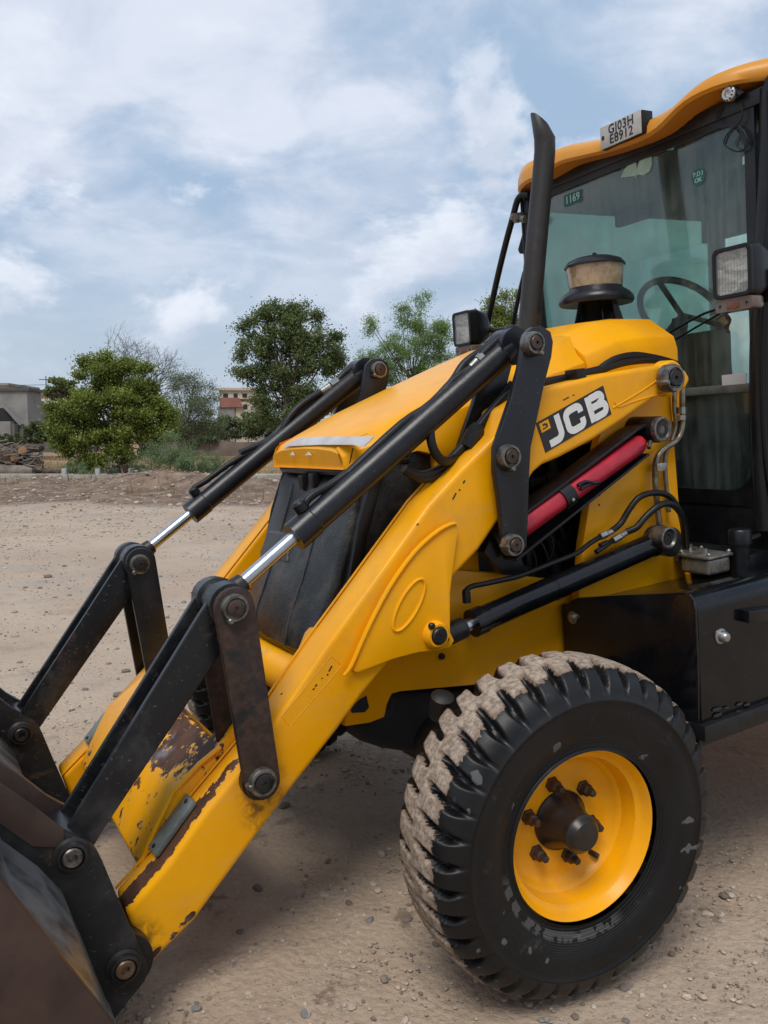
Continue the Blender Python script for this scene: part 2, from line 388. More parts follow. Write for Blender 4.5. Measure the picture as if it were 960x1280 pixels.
# loose grey chippings strewn on the far side of the yard
gs = t.math('MULTIPLY', t.ss(t.noise(co, .8, 4, .6), .5, .62), t.ss(gyy, 3.5, 6.))
c0 = t.mix(t.math('MULTIPLY', gs, .35), c0, (.34, .31, .28))
bk = t.math('MULTIPLY', t.ss(t.math('ADD', gyy, t.math('MULTIPLY', nA, 3.)), 17.6, 18.9), t.ss(gyy, 29, 27))
bc = t.mix(t.ss(nB, .35, .65), (.125, .082, .058), (.25, .175, .125))
bc = t.mix(t.ss(t.noise(co, 7, 5, .7), .56, .68, 0, .8), bc, (.36, .28, .21))
c0 = t.mix(bk, c0, bc)
fieldc = t.mix(t.ss(t.noise(co, .35, 5, .6), .35, .65), (.38, .235, .13), (.27, .17, .10))
fieldc = t.mix(t.ss(t.noise(co, 1.6, 5, .7), .5, .62), fieldc, (.13, .12, .045))
c0 = t.mix(t.ss(gyy, 27.5, 29.), c0, fieldc)
hh = t.math('ADD', t.math('MULTIPLY', nC, .8), t.math('ADD', t.math('MULTIPLY', vor.outputs['Distance'], -.5), t.math('MULTIPLY', nD, .35)))
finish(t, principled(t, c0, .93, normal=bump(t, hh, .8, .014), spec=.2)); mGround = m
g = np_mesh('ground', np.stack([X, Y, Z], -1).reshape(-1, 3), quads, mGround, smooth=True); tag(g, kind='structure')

def ico():
    p = (1+5**.5)/2
    v = np.array([(-1,p,0),(1,p,0),(-1,-p,0),(1,-p,0),(0,-1,p),(0,1,p),(0,-1,-p),(0,1,-p),(p,0,-1),(p,0,1),(-p,0,-1),(-p,0,1)], float); v /= np.linalg.norm(v[0])
    f = np.array([(0,11,5),(0,5,1),(0,1,7),(0,7,10),(0,10,11),(1,5,9),(5,11,4),(11,10,2),(10,7,6),(7,1,8),(3,9,4),(3,4,2),(3,2,6),(3,6,8),(3,8,9),(4,9,5),(2,4,11),(6,2,10),(8,6,7),(9,8,1)])
    return v, f
IV, IF = ico()
def pebbles(N, pos, size):
    V = np.repeat(IV[None], N, 0)*(1+.35*(rng.random((N, 12, 1))-.5)); V = V*(.7+.6*rng.random((N, 1, 3)))*np.array([1, 1, .62])
    a = rng.random(N)*2*PI; c, s = np.cos(a)[:, None], np.sin(a)[:, None]
    V = np.stack([V[..., 0]*c-V[..., 1]*s, V[..., 0]*s+V[..., 1]*c, V[..., 2]], -1)*size[:, None, None]+pos[:, None]
    Fq = (IF[None]+12*np.arange(N)[:, None, None]).reshape(-1, 3); return V.reshape(-1, 3), Fq
m, t = newmat('crushed_stone'); at = t.new('ShaderNodeAttribute', attribute_name='tint').outputs['Fac']
co = t.new('ShaderNodeNewGeometry').outputs['Position']
c0 = t.mix(at, (.17, .135, .11), (.52, .44, .36)); c0 = t.mix(t.ss(t.noise(co, 9, 2), .62, .66), c0, (.20, .19, .19))
finish(t, principled(t, c0, .9, normal=bump(t, t.noise(co, 90, 4), .5, .004))); mStone = m
N = 62000
yy = .5+np.concatenate([rng.random(N//2)*3.6, 3.6+rng.random(N-N//2)**1.2*13]); xx = (rng.random(N)-.5)*(2.6+1.25*yy)+.1
sz = .0022+.0055*rng.random(N)**3+.012*(rng.random(N) < .05)*rng.random(N); sz = sz*(1+np.maximum(0, yy-4)*.16)
keep = vnoise(xx*1.3+5, yy*1.3) > .25
xx, yy, sz = xx[keep], yy[keep], sz[keep]
V, Fq = pebbles(len(xx), np.stack([xx, yy, hgt(xx, yy)+sz*.25+.003*0], -1), sz)
o = np_mesh('gravel', V, Fq, mStone, tint=np.repeat(rng.random(len(xx)), 20)); tag(o, 'fine loose gravel strewn over the dusty yard', 'gravel', kind='stuff')
# bigger stones one can pick out, at the places where they lie
SN = ['grey stone in the shadow between the bucket arm and front wheel', 'small stone below the gusset shadow, left of the front tyre', 'stone on the ground near the bottom right of the tyre', 'small stone just under the near loader arm', 'tiny stone at the bottom edge right of the bucket hinge', 'little stone beside the left side of the front tyre', 'stone seen between the far link plates and the cross beam', "small stone beside the far loader arm's grey strip", 'lone dark stone in the open yard at the left edge', 'flat stone seen behind the far link, upper one', 'flat stone seen behind the far link, lower one', "small stone in the loader's shadow near the bucket", "stone against the front tyre's foot", 'stone to the right of the front tyre at the frame edge', "stone on the gravel right of the tyre's lower edge", 'tiny stone halfway between the link foot and the tyre']
for i, (px, py, sp_) in enumerate([(322,1110,9),(462,1150,7),(780,1232,9),(356,1005,8),(246,1260,7),(436,1128,6),(210,826,8),(150,868,9),(60,722,6),(196,815,7),(158,838,6),(300,1165,6),(545,1180,6),(905,1120,7),(840,1190,6),(410,1075,6)]):
    d0 = cam2world(np.array([(px-480)/F, (py-640)/F, 1.])); s0 = CAMH/-d0[2]; p = d0*s0; p[2] = 0
    r = sp_/F*s0*.85; mb = MB(); v = IV*(1+.4*(rng.random((12, 1))-.5))*np.array([1.25, .9, .6])*r
    mb.add(v+np.array([0, 0, r*.30]), [tuple(f) for f in IF])
    o = mesh_obj('stone', mb, mStone, bevel=r*.12, ang=70); o.location = (p[0], p[1], float(hgt(p[0], p[1]))); o.rotation_euler = (0, 0, random.random()*6)
    tag(o, SN[i], 'stone', 'loose stones on the gravel yard')


# ================================================================== background
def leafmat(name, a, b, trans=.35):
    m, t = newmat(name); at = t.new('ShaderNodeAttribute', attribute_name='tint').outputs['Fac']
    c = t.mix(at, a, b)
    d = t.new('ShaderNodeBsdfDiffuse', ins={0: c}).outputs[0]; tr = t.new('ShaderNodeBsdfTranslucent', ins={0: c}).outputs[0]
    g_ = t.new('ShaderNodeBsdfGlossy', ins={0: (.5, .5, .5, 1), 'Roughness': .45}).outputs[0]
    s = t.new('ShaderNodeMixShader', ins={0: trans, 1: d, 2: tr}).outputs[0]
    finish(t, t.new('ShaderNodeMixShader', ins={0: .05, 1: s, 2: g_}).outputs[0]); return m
mL_neem = leafmat('neem_leaves', (.095, .135, .024), (.27, .32, .060))
mL_dark = leafmat('dark_leaves', (.085, .120, .042), (.19, .24, .085))
mL_grey = leafmat('greygreen_leaves', (.095, .125, .070), (.19, .225, .125))
mL_brt = leafmat('bright_leaves', (.11, .19, .045), (.27, .39, .12), .45)
mL_hedge = leafmat('hedge_leaves', (.080, .108, .050), (.16, .195, .088))
mL_weed = leafmat('weed_leaves', (.10, .155, .06), (.25, .33, .16), .4)
mL_dry = leafmat('dry_grass', (.20, .15, .07), (.38, .31, .16), .3)
mBark = simple('tree_bark', (.085, .065, .050), .9, 0, .4, 3, (.045, .035, .028))
def leaf_quads(C, size, asp=.5, flat=0.):
    n = len(C); a = rng.normal(size=(n, 3)); a /= np.linalg.norm(a, axis=1)[:, None]
    b = rng.normal(size=(n, 3)); b -= a*(a*b).sum(1)[:, None]; b /= np.linalg.norm(b, axis=1)[:, None]
    s = (size*(.6+.8*rng.random(n)))[:, None]; a = a*s; b = b*s*asp
    V = np.stack([C-a, C+b, C+a, C-b], 1).reshape(-1, 3); return V, np.arange(4*n).reshape(-1, 4)
def tree(name, label, group, D, base_px, blobs, mat, nleaf, leaf, trunk_r=.10, sub=26, cl=.16, lean=0, bare=0, depth=.8, asp=.5, cat='tree', trunk=True):
    """blobs: (px, py, rx, ry) in photo pixels at distance D; each is filled with twig clumps, leaves scatter round those"""
    base = WP(*base_px, D); base[2] = float(hgt(base[0], D)); k = D/F*1.003
    root_ = empty(name, tuple(base)); tag(root_, label, cat, group)
    clumps = []; area = sum(b[2]*b[3] for b in blobs)
    for (px, py, rx, ry) in blobs:
        c = WP(px, py, D); nn = max(3, int(sub*len(blobs)*rx*ry/area))
        u = rng.normal(size=(nn, 3)); u /= np.linalg.norm(u, axis=1)[:, None]; rad_ = (.25+.75*rng.random((nn, 1))**.45)
        clumps.append(c+u*rad_*np.array([rx*k, min(rx, ry)*k*depth, ry*k]))
    clumps = np.concatenate(clumps); bs = np.mean([min(b[2], b[3]) for b in blobs])*k
    w_ = .35+rng.random(len(clumps)); cnt = np.maximum(1, (nleaf*w_/w_.sum())).astype(int)
    ids = np.repeat(np.arange(len(clumps)), cnt); off = rng.normal(size=(len(ids), 3))*bs*cl*(.6+.8*rng.random((len(ids), 1)))
    off[:, 2] *= .75
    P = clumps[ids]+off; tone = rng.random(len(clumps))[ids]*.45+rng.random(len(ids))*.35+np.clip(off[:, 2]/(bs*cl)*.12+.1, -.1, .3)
    P = P-base; V, Fq = leaf_quads(P, leaf, asp)
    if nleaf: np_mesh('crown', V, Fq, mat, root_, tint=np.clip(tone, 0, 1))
    if trunk:
        mb = MB(); top = np.array([np.mean(clumps[:, 0]), np.mean(clumps[:, 1]), 0])*1.; top[2] = np.percentile(clumps[:, 2], 45); top -= base
        f1 = top*.45+np.array([lean*.3, 0, 0]); mb.tube([(0, 0, -.1), tuple(f1*.5+[.05, 0, 0]), tuple(f1), tuple(top)], [trunk_r, trunk_r*.8, trunk_r*.65, trunk_r*.3], 8, 2)
        for c in clumps[rng.permutation(len(clumps))[:min(len(clumps), 34)]]-base:
            s0 = f1+(top-f1)*random.random()*.8; mid_ = (s0+c)/2+np.array([0, 0, -.06*np.linalg.norm(c-s0)])
            mb.tube([s0, mid_, c], [trunk_r*.3, trunk_r*.18, trunk_r*.06], 5, 2)
        mesh_obj('trunk', mb, mBark, root_)
    return root_
TG = 'trees beyond the yard'
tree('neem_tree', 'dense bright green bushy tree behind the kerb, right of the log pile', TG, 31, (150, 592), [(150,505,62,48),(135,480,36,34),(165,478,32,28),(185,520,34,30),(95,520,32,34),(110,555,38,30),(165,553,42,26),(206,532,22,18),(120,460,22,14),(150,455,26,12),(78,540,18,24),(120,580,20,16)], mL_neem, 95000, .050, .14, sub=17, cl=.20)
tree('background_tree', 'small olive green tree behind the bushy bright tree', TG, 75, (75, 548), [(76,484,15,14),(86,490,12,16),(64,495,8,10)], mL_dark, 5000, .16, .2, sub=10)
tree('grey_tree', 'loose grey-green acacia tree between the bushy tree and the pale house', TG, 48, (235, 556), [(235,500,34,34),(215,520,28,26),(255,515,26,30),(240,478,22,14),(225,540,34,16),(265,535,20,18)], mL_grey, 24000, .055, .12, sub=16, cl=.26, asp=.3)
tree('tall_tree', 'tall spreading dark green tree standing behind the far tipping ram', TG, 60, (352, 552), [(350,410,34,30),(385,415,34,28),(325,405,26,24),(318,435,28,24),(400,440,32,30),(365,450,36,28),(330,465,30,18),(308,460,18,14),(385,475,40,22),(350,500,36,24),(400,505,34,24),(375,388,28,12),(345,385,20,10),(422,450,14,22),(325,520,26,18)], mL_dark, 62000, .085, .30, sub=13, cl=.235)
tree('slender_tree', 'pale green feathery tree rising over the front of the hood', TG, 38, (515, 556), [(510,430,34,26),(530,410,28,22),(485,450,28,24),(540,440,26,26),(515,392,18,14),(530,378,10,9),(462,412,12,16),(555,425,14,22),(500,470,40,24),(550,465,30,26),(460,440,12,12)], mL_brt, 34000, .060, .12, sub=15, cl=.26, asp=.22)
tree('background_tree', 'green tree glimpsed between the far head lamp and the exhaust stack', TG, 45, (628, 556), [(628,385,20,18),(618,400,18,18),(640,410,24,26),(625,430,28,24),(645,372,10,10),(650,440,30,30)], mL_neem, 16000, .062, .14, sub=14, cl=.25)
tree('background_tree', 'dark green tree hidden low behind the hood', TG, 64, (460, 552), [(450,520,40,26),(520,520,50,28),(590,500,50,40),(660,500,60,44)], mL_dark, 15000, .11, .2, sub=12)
# leafless thorny tree: recursive branches
def bare_tree(label, D, base_px, tops, seed):
    random.seed(seed); base = WP(*base_px, D); base[2] = float(hgt(base[0], D)); r_ = empty('bare_tree', tuple(base)); tag(r_, label, 'tree', TG)
    tr = MB(); tw = MB()
    tr.tube([(0, 0, -.1), (.1, 0, 1.2), (.15, 0, 2.2)], [.12, .10, .07], 7, 2)
    def grow(p, d_, L, r, lev):
        q_ = p+d_*L; mid_ = (p+q_)/2+np.array([random.gauss(0, .07), random.gauss(0, .07), random.gauss(0, .04)])*L
        (tr if lev < 2 else tw).tube([p, mid_, q_], [r, r*.8, r*.6], 5 if lev < 3 else 3, 1)
        if lev >= 6: return
        for _ in range(3 if lev < 3 else random.choice((2, 3))):
            nd = d_+np.array([random.gauss(0, .55), random.gauss(0, .5), random.gauss(.05, .42)]); nd /= np.linalg.norm(nd); grow(q_, nd, L*random.uniform(.62, .85), r*.62, lev+1)
    for px, py in tops:
        t_ = WP(px, py, D)-base; s_ = np.array([.15, 0, 2.2]); d_ = t_-s_; L = np.linalg.norm(d_); grow(s_, d_/L, L*.42, .065, 1)
    mesh_obj('trunk', tr, mBark, r_); mesh_obj('twigs', tw, simple('grey_twigs', (.075, .068, .060), .9, 0, .2, 5), r_)
bare_tree('leafless grey thorny tree rising behind the bushy bright tree', 50, (175, 556), [(148,442),(168,446),(186,440),(203,455),(210,470),(192,465)], 4)
# hedge of dark shrubs: each its own plant
HG = 'dark shrubs in a row behind the field'
for i, (px, py, rx, ry, D, txt) in enumerate([(50,535,24,20,58,'dark green shrub behind the log pile, beside the grey shed'),(25,545,28,10,58,'low dark shrub at the foot of the grey shed'),(205,545,30,16,62,'dark shrub between the bushy tree and the acacia'),(275,532,30,20,66,'dark green shrub below the pale house'),(310,528,28,22,66,'dark green shrub right of the pale house foot'),(345,534,30,18,66,'dark shrub under the tall tree trunk'),(44,541,14,14,50,'small green shrub leaning on the corner of the grey shed'),(12,549,24,7,48,'low spreading bush in front of the grey shed wall'),(245,543,24,14,60,'dark shrub at the foot of the acacia'),(90,545,26,14,58,'shrub half hidden by the bushy tree')]):
    tree('shrub', txt, HG, D, (px, 553), [(px, py, rx, ry), (px-rx*.5, py+ry*.4, rx*.6, ry*.6), (px+rx*.5, py+ry*.3, rx*.6, ry*.6)], mL_hedge, 6500, .10, .04, sub=12, cat='shrub')
WG = 'green shrubs and weeds along the kerb'
for (px, py, rx, ry, D, nl, ms, txt) in [(212,566,36,24,27.5,9000,mL_weed,'feathery green bush spilling over the kerb, right of the bushy tree'),(244,578,28,14,26.0,4200,mL_weed,'low feathery green bush right of the larger kerb bush'),(268,578,16,14,26.5,2200,mL_weed,'grassy green tuft near the far tipping ram'),(182,585,14,12,27.,1500,mL_weed,'small sprawling bush left of the feathery kerb bush'),(92,585,18,10,27,1500,mL_weed,'thin green weed just right of the log pile'),(112,590,14,8,26.5,900,mL_weed,'low grey-green weed on the kerb edge'),(140,583,8,18,26.5,800,mL_grey,'tall pale-leaved weed by the white kerb posts'),(170,582,8,18,26.5,700,mL_grey,'dry pale weed beside the right white kerb post'),(318,605,10,8,22,500,mL_weed,'small green tuft on the bank behind the grille')]:
    tree('weed', txt, WG, D, (px, py+ry), [(px, py, rx, ry), (px+rx*.4, py+ry*.4, rx*.7, ry*.5), (px-rx*.5, py+ry*.4, rx*.6, ry*.5)], ms, nl, .034, .015, sub=14, cl=.3, asp=.25, cat='weed')
# grass and scrub nobody could count
n = 34000; gy_ = 18+rng.random(n)*38; gxp = (rng.random(n)-.62)*(gy_*.95); kp = (vnoise(gxp*.35+3, gy_*.35) > .52) & ((gy_ > 18) & (gy_ < 25.6) | (gy_ > 27.4)) & ((gy_ > 26) | (rng.random(n) < .25)); gxp, gy_ = gxp[kp], gy_[kp]
b0_ = np.stack([gxp, gy_, hgt(gxp, gy_)], -1); hh_ = (.10+.22*rng.random(len(b0_))**2)[:, None]; lv = rng.normal(size=(len(b0_), 3))*.10; lv[:, 2] = 1
sd_ = np.stack([rng.normal(size=len(b0_)), rng.normal(size=len(b0_)), np.zeros(len(b0_))], -1)*.011
V_ = np.stack([b0_-sd_, b0_+sd_, b0_+lv*hh_], 1).reshape(-1, 3)
o = np_mesh('field_grass', V_, np.arange(len(V_)).reshape(-1, 3), mL_dry, tint=rng.random(len(b0_))); tag(o, 'thin dry grass on the orange field and earth bank', 'grass', kind='stuff')
# litter of clods and stones on the bank
n = 2600; yb_ = 17+rng.random(n)*9; xb_ = (rng.random(n)-.75)*20; V_, F_ = pebbles(n, np.stack([xb_, yb_, hgt(xb_, yb_)+.01], -1), .015+.055*rng.random(n)**4)
o = np_mesh('bank_rubble', V_, F_, mStone, tint=np.repeat(rng.random(n), 20)); tag(o, 'clods and rubble scattered over the earth bank', 'rubble', kind='stuff')
# concrete kerb
mConc = simple('weathered_concrete', (.36, .33, .285), .9, 0, .3, 1.5, (.20, .17, .14))
kz = float(hgt(-8, 27.0))
for (a, b) in ((-60, -9.2), (-9.17, -5.4), (-5.37, -1.2), (-1.17, 8), (8.03, 60)):
    o = mesh_obj('kerb', MB().box((a, 26.3, kz-.25), (b, 26.75, kz+.16)), mConc, bevel=.02); tag(o, kind='structure')
o = mesh_obj('path', MB().box((-60, 26.76, kz-.25), (60, 28.2, kz+.12)), mConc); tag(o, kind='structure')
for i, (px, txt) in enumerate(((79, 'left of the three stubby white kerb posts'), (121, 'middle of the three stubby white kerb posts'), (163, 'right of the three stubby white kerb posts'))):
    p = WP(px, 592, 26.4); o = mesh_obj('kerb_post', MB().box((-.07, -.07, -.1), (.07, .07, .19)), simple('chalky_white_paint', (.42, .42, .40), .8), bevel=.02); o.location = (p[0], 26.5, kz+.16); tag(o, txt, 'post', 'white posts on the kerb')
for i, (px, txt, m_) in enumerate(((156, 'small brown tub behind the right kerb post', mRib), (149, 'dark old tyre tub behind the kerb under the bushy tree', mHose), (172, 'brown clay tub right of the right kerb post', mRust))):
    p = WP(px, 590, 28.6); o = mesh_obj('plant_tub', MB().lathe((0, 0, 0), (0, 0, 1), [(0, .18), (.35, .24), (.37, .24), (.36, .20), (.30, .01)], 14), m_); o.location = (p[0], 28.6, float(hgt(p[0], 28.6))-.02); tag(o, txt, 'tub', 'tubs behind the kerb')
# log pile, every log a thing
mEnd = simple('sawn_log_end', (.40, .22, .10), .85, 0, .4, 14, (.26, .13, .06)); mLog = simple('weathered_log_bark', (.13, .095, .072), .95, 0, .5, 4, (.06, .042, .033)); mLog2 = simple('grey_log', (.24, .20, .165), .95, 0, .4, 4, (.12, .095, .08))
random.seed(21)
adj = ['thick brown', 'short grey', 'crooked dark', 'stout pale', 'long weathered', 'knotty brown', 'split grey', 'blackened', 'slim tan', 'broad dark', 'rough reddish', 'bent grey', 'stubby brown', 'smooth pale', 'cracked brown', 'bark-covered', 'dusty grey', 'heavy dark', 'tapering tan', 'mossy brown']
spots = [(18,572,.17,'e'),(28,563,.17,'e'),(10,588,.22,'h'),(30,588,.16,'h'),(40,580,.15,'d'),(33,575,.15,'d'),(22,580,.14,'d'),(8,575,.15,'e'),(46,585,.13,'d'),(14,565,.12,'d'),(3,568,.13,'e'),(36,568,.11,'d'),(25,571,.12,'h'),(50,589,.10,'h'),(5,581,.14,'d'),(42,573,.10,'d'),(16,578,.13,'e'),(-6,578,.2,'h'),(-14,588,.22,'e'),(-20,575,.2,'d')]
where = ['with its sawn orange end facing the yard, near the pile top', 'topmost in the pile with a round sawn end', 'lying level at the foot of the pile, leftmost in view', 'lying level at the foot of the pile, centre', 'slanting down the right side of the pile', 'slanting just below the topmost sawn end', 'slanting in the middle of the pile', 'showing its end at the left of the pile', 'at the lower right corner of the pile', 'slanting under the brushwood at the pile top', 'with its end showing high at the left frame edge', 'slanting high on the right shoulder of the pile', 'lying level across the pile middle', 'lying on the ground at the right tip of the pile', 'slanting low at the left of the pile', 'thin, sliding down the right slope of the pile', 'with a dull end low in the pile middle', 'lying just beyond the left frame edge', 'on the ground beyond the left frame edge', 'slanting beyond the left frame edge']
for i, (px, py, r, kd) in enumerate(spots):
    D = 28.6+(0.5 if kd == 'd' else 0)+.02*i; p = WP(px, py, D); L = random.uniform(1.0, 1.6)
    if kd == 'e': ax = np.array([random.uniform(-.3, .3), 1, random.uniform(-.1, .2)]); st = p
    elif kd == 'h': ax = np.array([1, random.uniform(-.15, .15), random.uniform(-.05, .05)]); st = p-np.array([L*.42, 0, 0])
    else: ax = np.array([-.8, .2, .45+random.uniform(-.1, .2)]); st = p+np.array([.3, 0, -.18]); L *= .8
    ax = ax/np.linalg.norm(ax); mb = MB(); pr_ = [(0, r*.97), (L*.3, r*random.uniform(.9, 1.05)), (L*.7, r*random.uniform(.85, 1)), (L, r*.85)]
    mb.lathe((0, 0, 0), ax, pr_, 11)
    o = mesh_obj('log', mb, random.choice([mLog, mLog, mLog2])); o.location = tuple(st); tag(o, f'{adj[i]} log {where[i]}', 'log', 'logs in the woodpile')
    e = mesh_obj('sawn_end', MB().lathe(-ax*.012, ax, [(0, .001), (0, r*.86), (.013, r*.9)], 11), mEnd, o)
mb = MB(); random.seed(5)
for k in range(170):
    px = random.uniform(-45, 42); top_ = 562+abs(px-8)*.22 if px > 8 else 562; c = WP(px, random.uniform(top_-7, 586), 28.5+random.uniform(0, .8)); L = random.uniform(.3, .9); a = random.uniform(-.5, .7); d_ = np.array([math.cos(a)*random.choice((-1, 1)), random.uniform(-.5, .5), math.sin(a)])*L/2
    mb.tube([c-d_, c+[0, 0, random.uniform(-.05, .08)], c+d_], [.025, .022, .012], 5, 1)
for k in range(60):
    px = random.uniform(-45, 30); c = WP(px, random.uniform(566, 590), 29.2); mb.lathe(c, (random.uniform(-1, 1), .3, random.uniform(-.3, .5)), [(-.4, .12), (.4, .10)], 8)
o = mesh_obj('brushwood', mb, mLog2); tag(o, 'tangled brushwood and branches heaped over the logs', 'brushwood', kind='stuff')

# ---------- buildings
mShed = simple('grey_render', (.27, .26, .245), .95, 0, .3, .5, (.17, .165, .155)); mShed2 = simple('dark_grey_render', (.12, .115, .11), .95, 0, .3, .6)
mCream = simple('cream_render', (.52, .44, .34), .9, 0, .15, .3); mTile = simple('red_roof_tile', (.30, .13, .10), .9, 0, .3, .8); mWht = simple('white_sheet_roof', (.70, .71, .72), .6, 0, .1, .5); mDk = simple('dark_opening', (.020, .020, .022), .8)
def bparts(name, label, D, quads, cat='building', group=None):
    """quads: (part name, x0, y0, x1, y1 in photo pixels, near offset, depth, material)"""
    b = WP((quads[0][1]+quads[0][3])/2, 553, D); z0 = float(hgt(b[0], D)); r_ = empty(name, (b[0], D, z0)); tag(r_, label, cat, group); org = np.array([b[0], D, z0]); made = {}
    for (nm, x0, y0, x1, y1, off, dep, m_) in quads:
        a = WP(x0, y0, D); c = WP(x1, y1, D); zl = min(c[2], a[2])
        if nm == 'wall' or nm == 'rear_wall': zl = min(zl, z0-.2) if y1 > 540 else zl
        o = mesh_obj(nm, MB().box((a[0]-org[0], off, zl-z0), (c[0]-org[0], off+dep, max(a[2], c[2])-z0)), m_, r_ if nm not in ('pane', 'sill') else made.get('window', r_))
        made[nm] = o
    return r_, org
bparts('grey_shed', 'grey concrete shed with a dark sloping opening at the left edge', 52, [('wall', -60, 487, 36, 552, 0, 2.1, mShed), ('parapet', -60, 485, 37, 488.5, -.12, 2.3, mShed2), ('low_wall', -60, 527, 22, 552, -.9, .5, mShed), ('window', 2, 533, 8, 548, -.93, .04, mDk), ('pillar', 22, 530, 27, 552, -.9, .5, mShed2)])
so = [o for o in bpy.data.objects if o.name == 'grey_shed'][0]; soff = np.array(so.location)
tri = [WP(a, b, 51.96)-soff for a, b in ((-60,510),(4,510),(24,530),(24,552),(-60,552))]
mesh_obj('opening', MB().poly3(tri, (0, .02, 0)), mDk, so)
mesh_obj('stair_slab', MB().poly3([WP(a, b, 51.7)-soff for a, b in ((4,509),(8,509),(28,530),(24,532))], (0, .25, 0)), mShed, so)
r_, og = bparts('low_house', 'low house with a dark red tiled roof beyond the grey shed', 85, [('wall', 14, 494, 60, 550, 0, 8, mShed2), ('rear_wall', 34, 497, 58, 503, -.2, .2, mWht)])
mesh_obj('roof', MB().poly3([WP(a, b, 84.7)-og for a, b in ((24,494),(34,489),(62,488),(58,497),(44,497))], (0, 8, 0)), mTile, r_)
bparts('low_building', 'low building with a long white sheet roof behind the bushy tree', 78, [('wall', 50, 501, 96, 550, 0, 6, mShed2), ('roof', 56, 498, 94, 505, -.3, 7, mWht), ('window', 55, 505, 60, 512, -.02, .02, mDk)])
bparts('small_building', 'tan flat-roofed building at the far left behind the shed', 95, [('wall', -30, 481, 11, 550, 0, 8, mCream), ('roof', -30, 479, 12, 482, -.3, 8.6, mShed)])
r_, og = bparts('pale_house', 'pale two-storey house with a red lean-to roof between the acacia and tall tree', 92, [('wall', 274, 487, 322, 552, 0, 8, mCream), ('cornice', 272, 485, 324, 488, -.3, 8.6, mCream), ('window', 279, 492, 285, 497, -.03, .03, mDk), ('window', 303, 492, 309, 497, -.03, .03, mDk), ('window', 292, 492, 297, 497, -.03, .03, mDk), ('balcony_slab', 274, 498, 322, 499, -.6, .6, mCream), ('wall', 297, 503, 321, 552, -1.4, 1.4, mCream), ('window', 307, 506, 312, 512, -1.44, .04, mDk), ('lower_wall', 276, 509, 297, 552, -1.6, 1.6, mShed)])
mesh_obj('roof', MB().poly3([WP(a, b, 90.2)-og for a, b in ((276,497),(297,497),(304,509),(274,509))], (0, 1.2, 0)), mTile, r_)
# long low brown wall behind the field, built in lengths
mBw = simple('brown_mud_wall', (.19, .145, .12), .95, 0, .3, 1.2)
for i, (a, b) in enumerate(((178, 262), (263, 350), (351, 470))):
    p0_, p1_ = WP(a, 552, 60), WP(b, 552, 60); o = mesh_obj('field_wall', MB().box((0, 0, -.3), (p1_[0]-p0_[0], .3, 1.02)), mBw, bevel=.03); o.location = (p0_[0], 60, float(hgt(p0_[0], 60)))
    tag(o, ['low brown mud wall length left, behind the feathery bushes', 'middle length of the low brown mud wall under the dark shrubs', 'right length of the low brown mud wall behind the hood'][i], 'wall', 'lengths of the low brown wall')
# pole and wires at the far left
pp_ = WP(60, 548, 110); po = empty('utility_pole', (pp_[0], 110, 0)); tag(po, 'thin utility pole beyond the houses at the far left', 'pole')
ztop = WP(60, 470, 110)[2]; mesh_obj('post', MB().tube([(0, 0, 0), (0, 0, ztop)], [.10, .07], 8, 1), mShed2, po); mesh_obj('crossarm', MB().box((-.9, -.05, ztop-.5), (.9, .05, ztop-.4)), mShed2, po)
for i, (y0_, y1_, txt) in enumerate(((473, 481, 'upper thin wire strung across the sky at the far left'), (484, 487, 'lower thin wire strung above the shed roof'))):
    a = WP(-60, y0_, 100); b = WP(64, y1_, 108); mid_ = (a+b)/2-[0, 0, .35]; o = mesh_obj('overhead_wire', MB().tube([a, mid_, b], .030, 4, 8), mDk); tag(o, txt, 'wire', 'overhead wires at the far left')
# a far belt of trees that closes the horizon behind everything
n = 42000; xa = (rng.random(n)-.5)*520; dpt = 175+rng.random(n)*25; top_ = 2.2+3.2*vnoise(xa*.05+9, xa*0)+2.4*vnoise(xa*.22, xa*0+4)
P_ = np.stack([xa, dpt, rng.random(n)**.8*top_], -1); V_, F_ = leaf_quads(P_, .55, .6); o = np_mesh('distant_treeline', V_, F_, mL_hedge, tint=rng.random(n)*.7); tag(o, 'hazy far-off belt of trees along the horizon', 'treeline', kind='stuff')

# trees on the near side of the yard, behind the viewpoint (they show in glass and chrome)
for i, (x_, y_, s_, txt) in enumerate(((-9, -13, 1.0, 'leafy tree behind the viewpoint on the left of the yard'), (-2, -17, 1.3, 'tall leafy tree straight behind the viewpoint'), (6, -14, 1.1, 'leafy tree behind the viewpoint on the right of the yard'))):
    r_ = empty('yard_tree', (x_, y_, 0)); tag(r_, txt, 'tree', 'trees behind the viewpoint')
    cc0 = rng.normal(size=(60, 3)); cc0 /= np.linalg.norm(cc0, axis=1)[:, None]; cc0 = cc0*np.array([2.8, 2.4, 2.1])*s_*(.4+.6*rng.random((60, 1)))+np.array([0, 0, 4.6*s_])
    P_ = cc0[rng.integers(0, 60, 9000)]+rng.normal(size=(9000, 3))*.5; V_, F_ = leaf_quads(P_, .13, .6); np_mesh('crown', V_, F_, mL_dark, r_, tint=rng.random(9000))
    mesh_obj('trunk', MB().tube([(0, 0, -.1), (.1, 0, 1.5), (0, .1, 3.2*s_)], [.22, .18, .10], 8, 2), mBark, r_)

# ================================================================== the machine
root = empty('backhoe_loader'); root.matrix_world = MM
tag(root, 'yellow and black backhoe loader with its front bucket lowered on the gravel yard', 'backhoe loader')
def part(name, mb, mat, parent=None, label=None, **k):
    o = mesh_obj(name, mb, mat, parent or root, **k)
    if label: o['label'] = label
    return o
def P3(l): return [PY(*q) for q in l]
def xz(p, y): return (p[0], y, p[1])

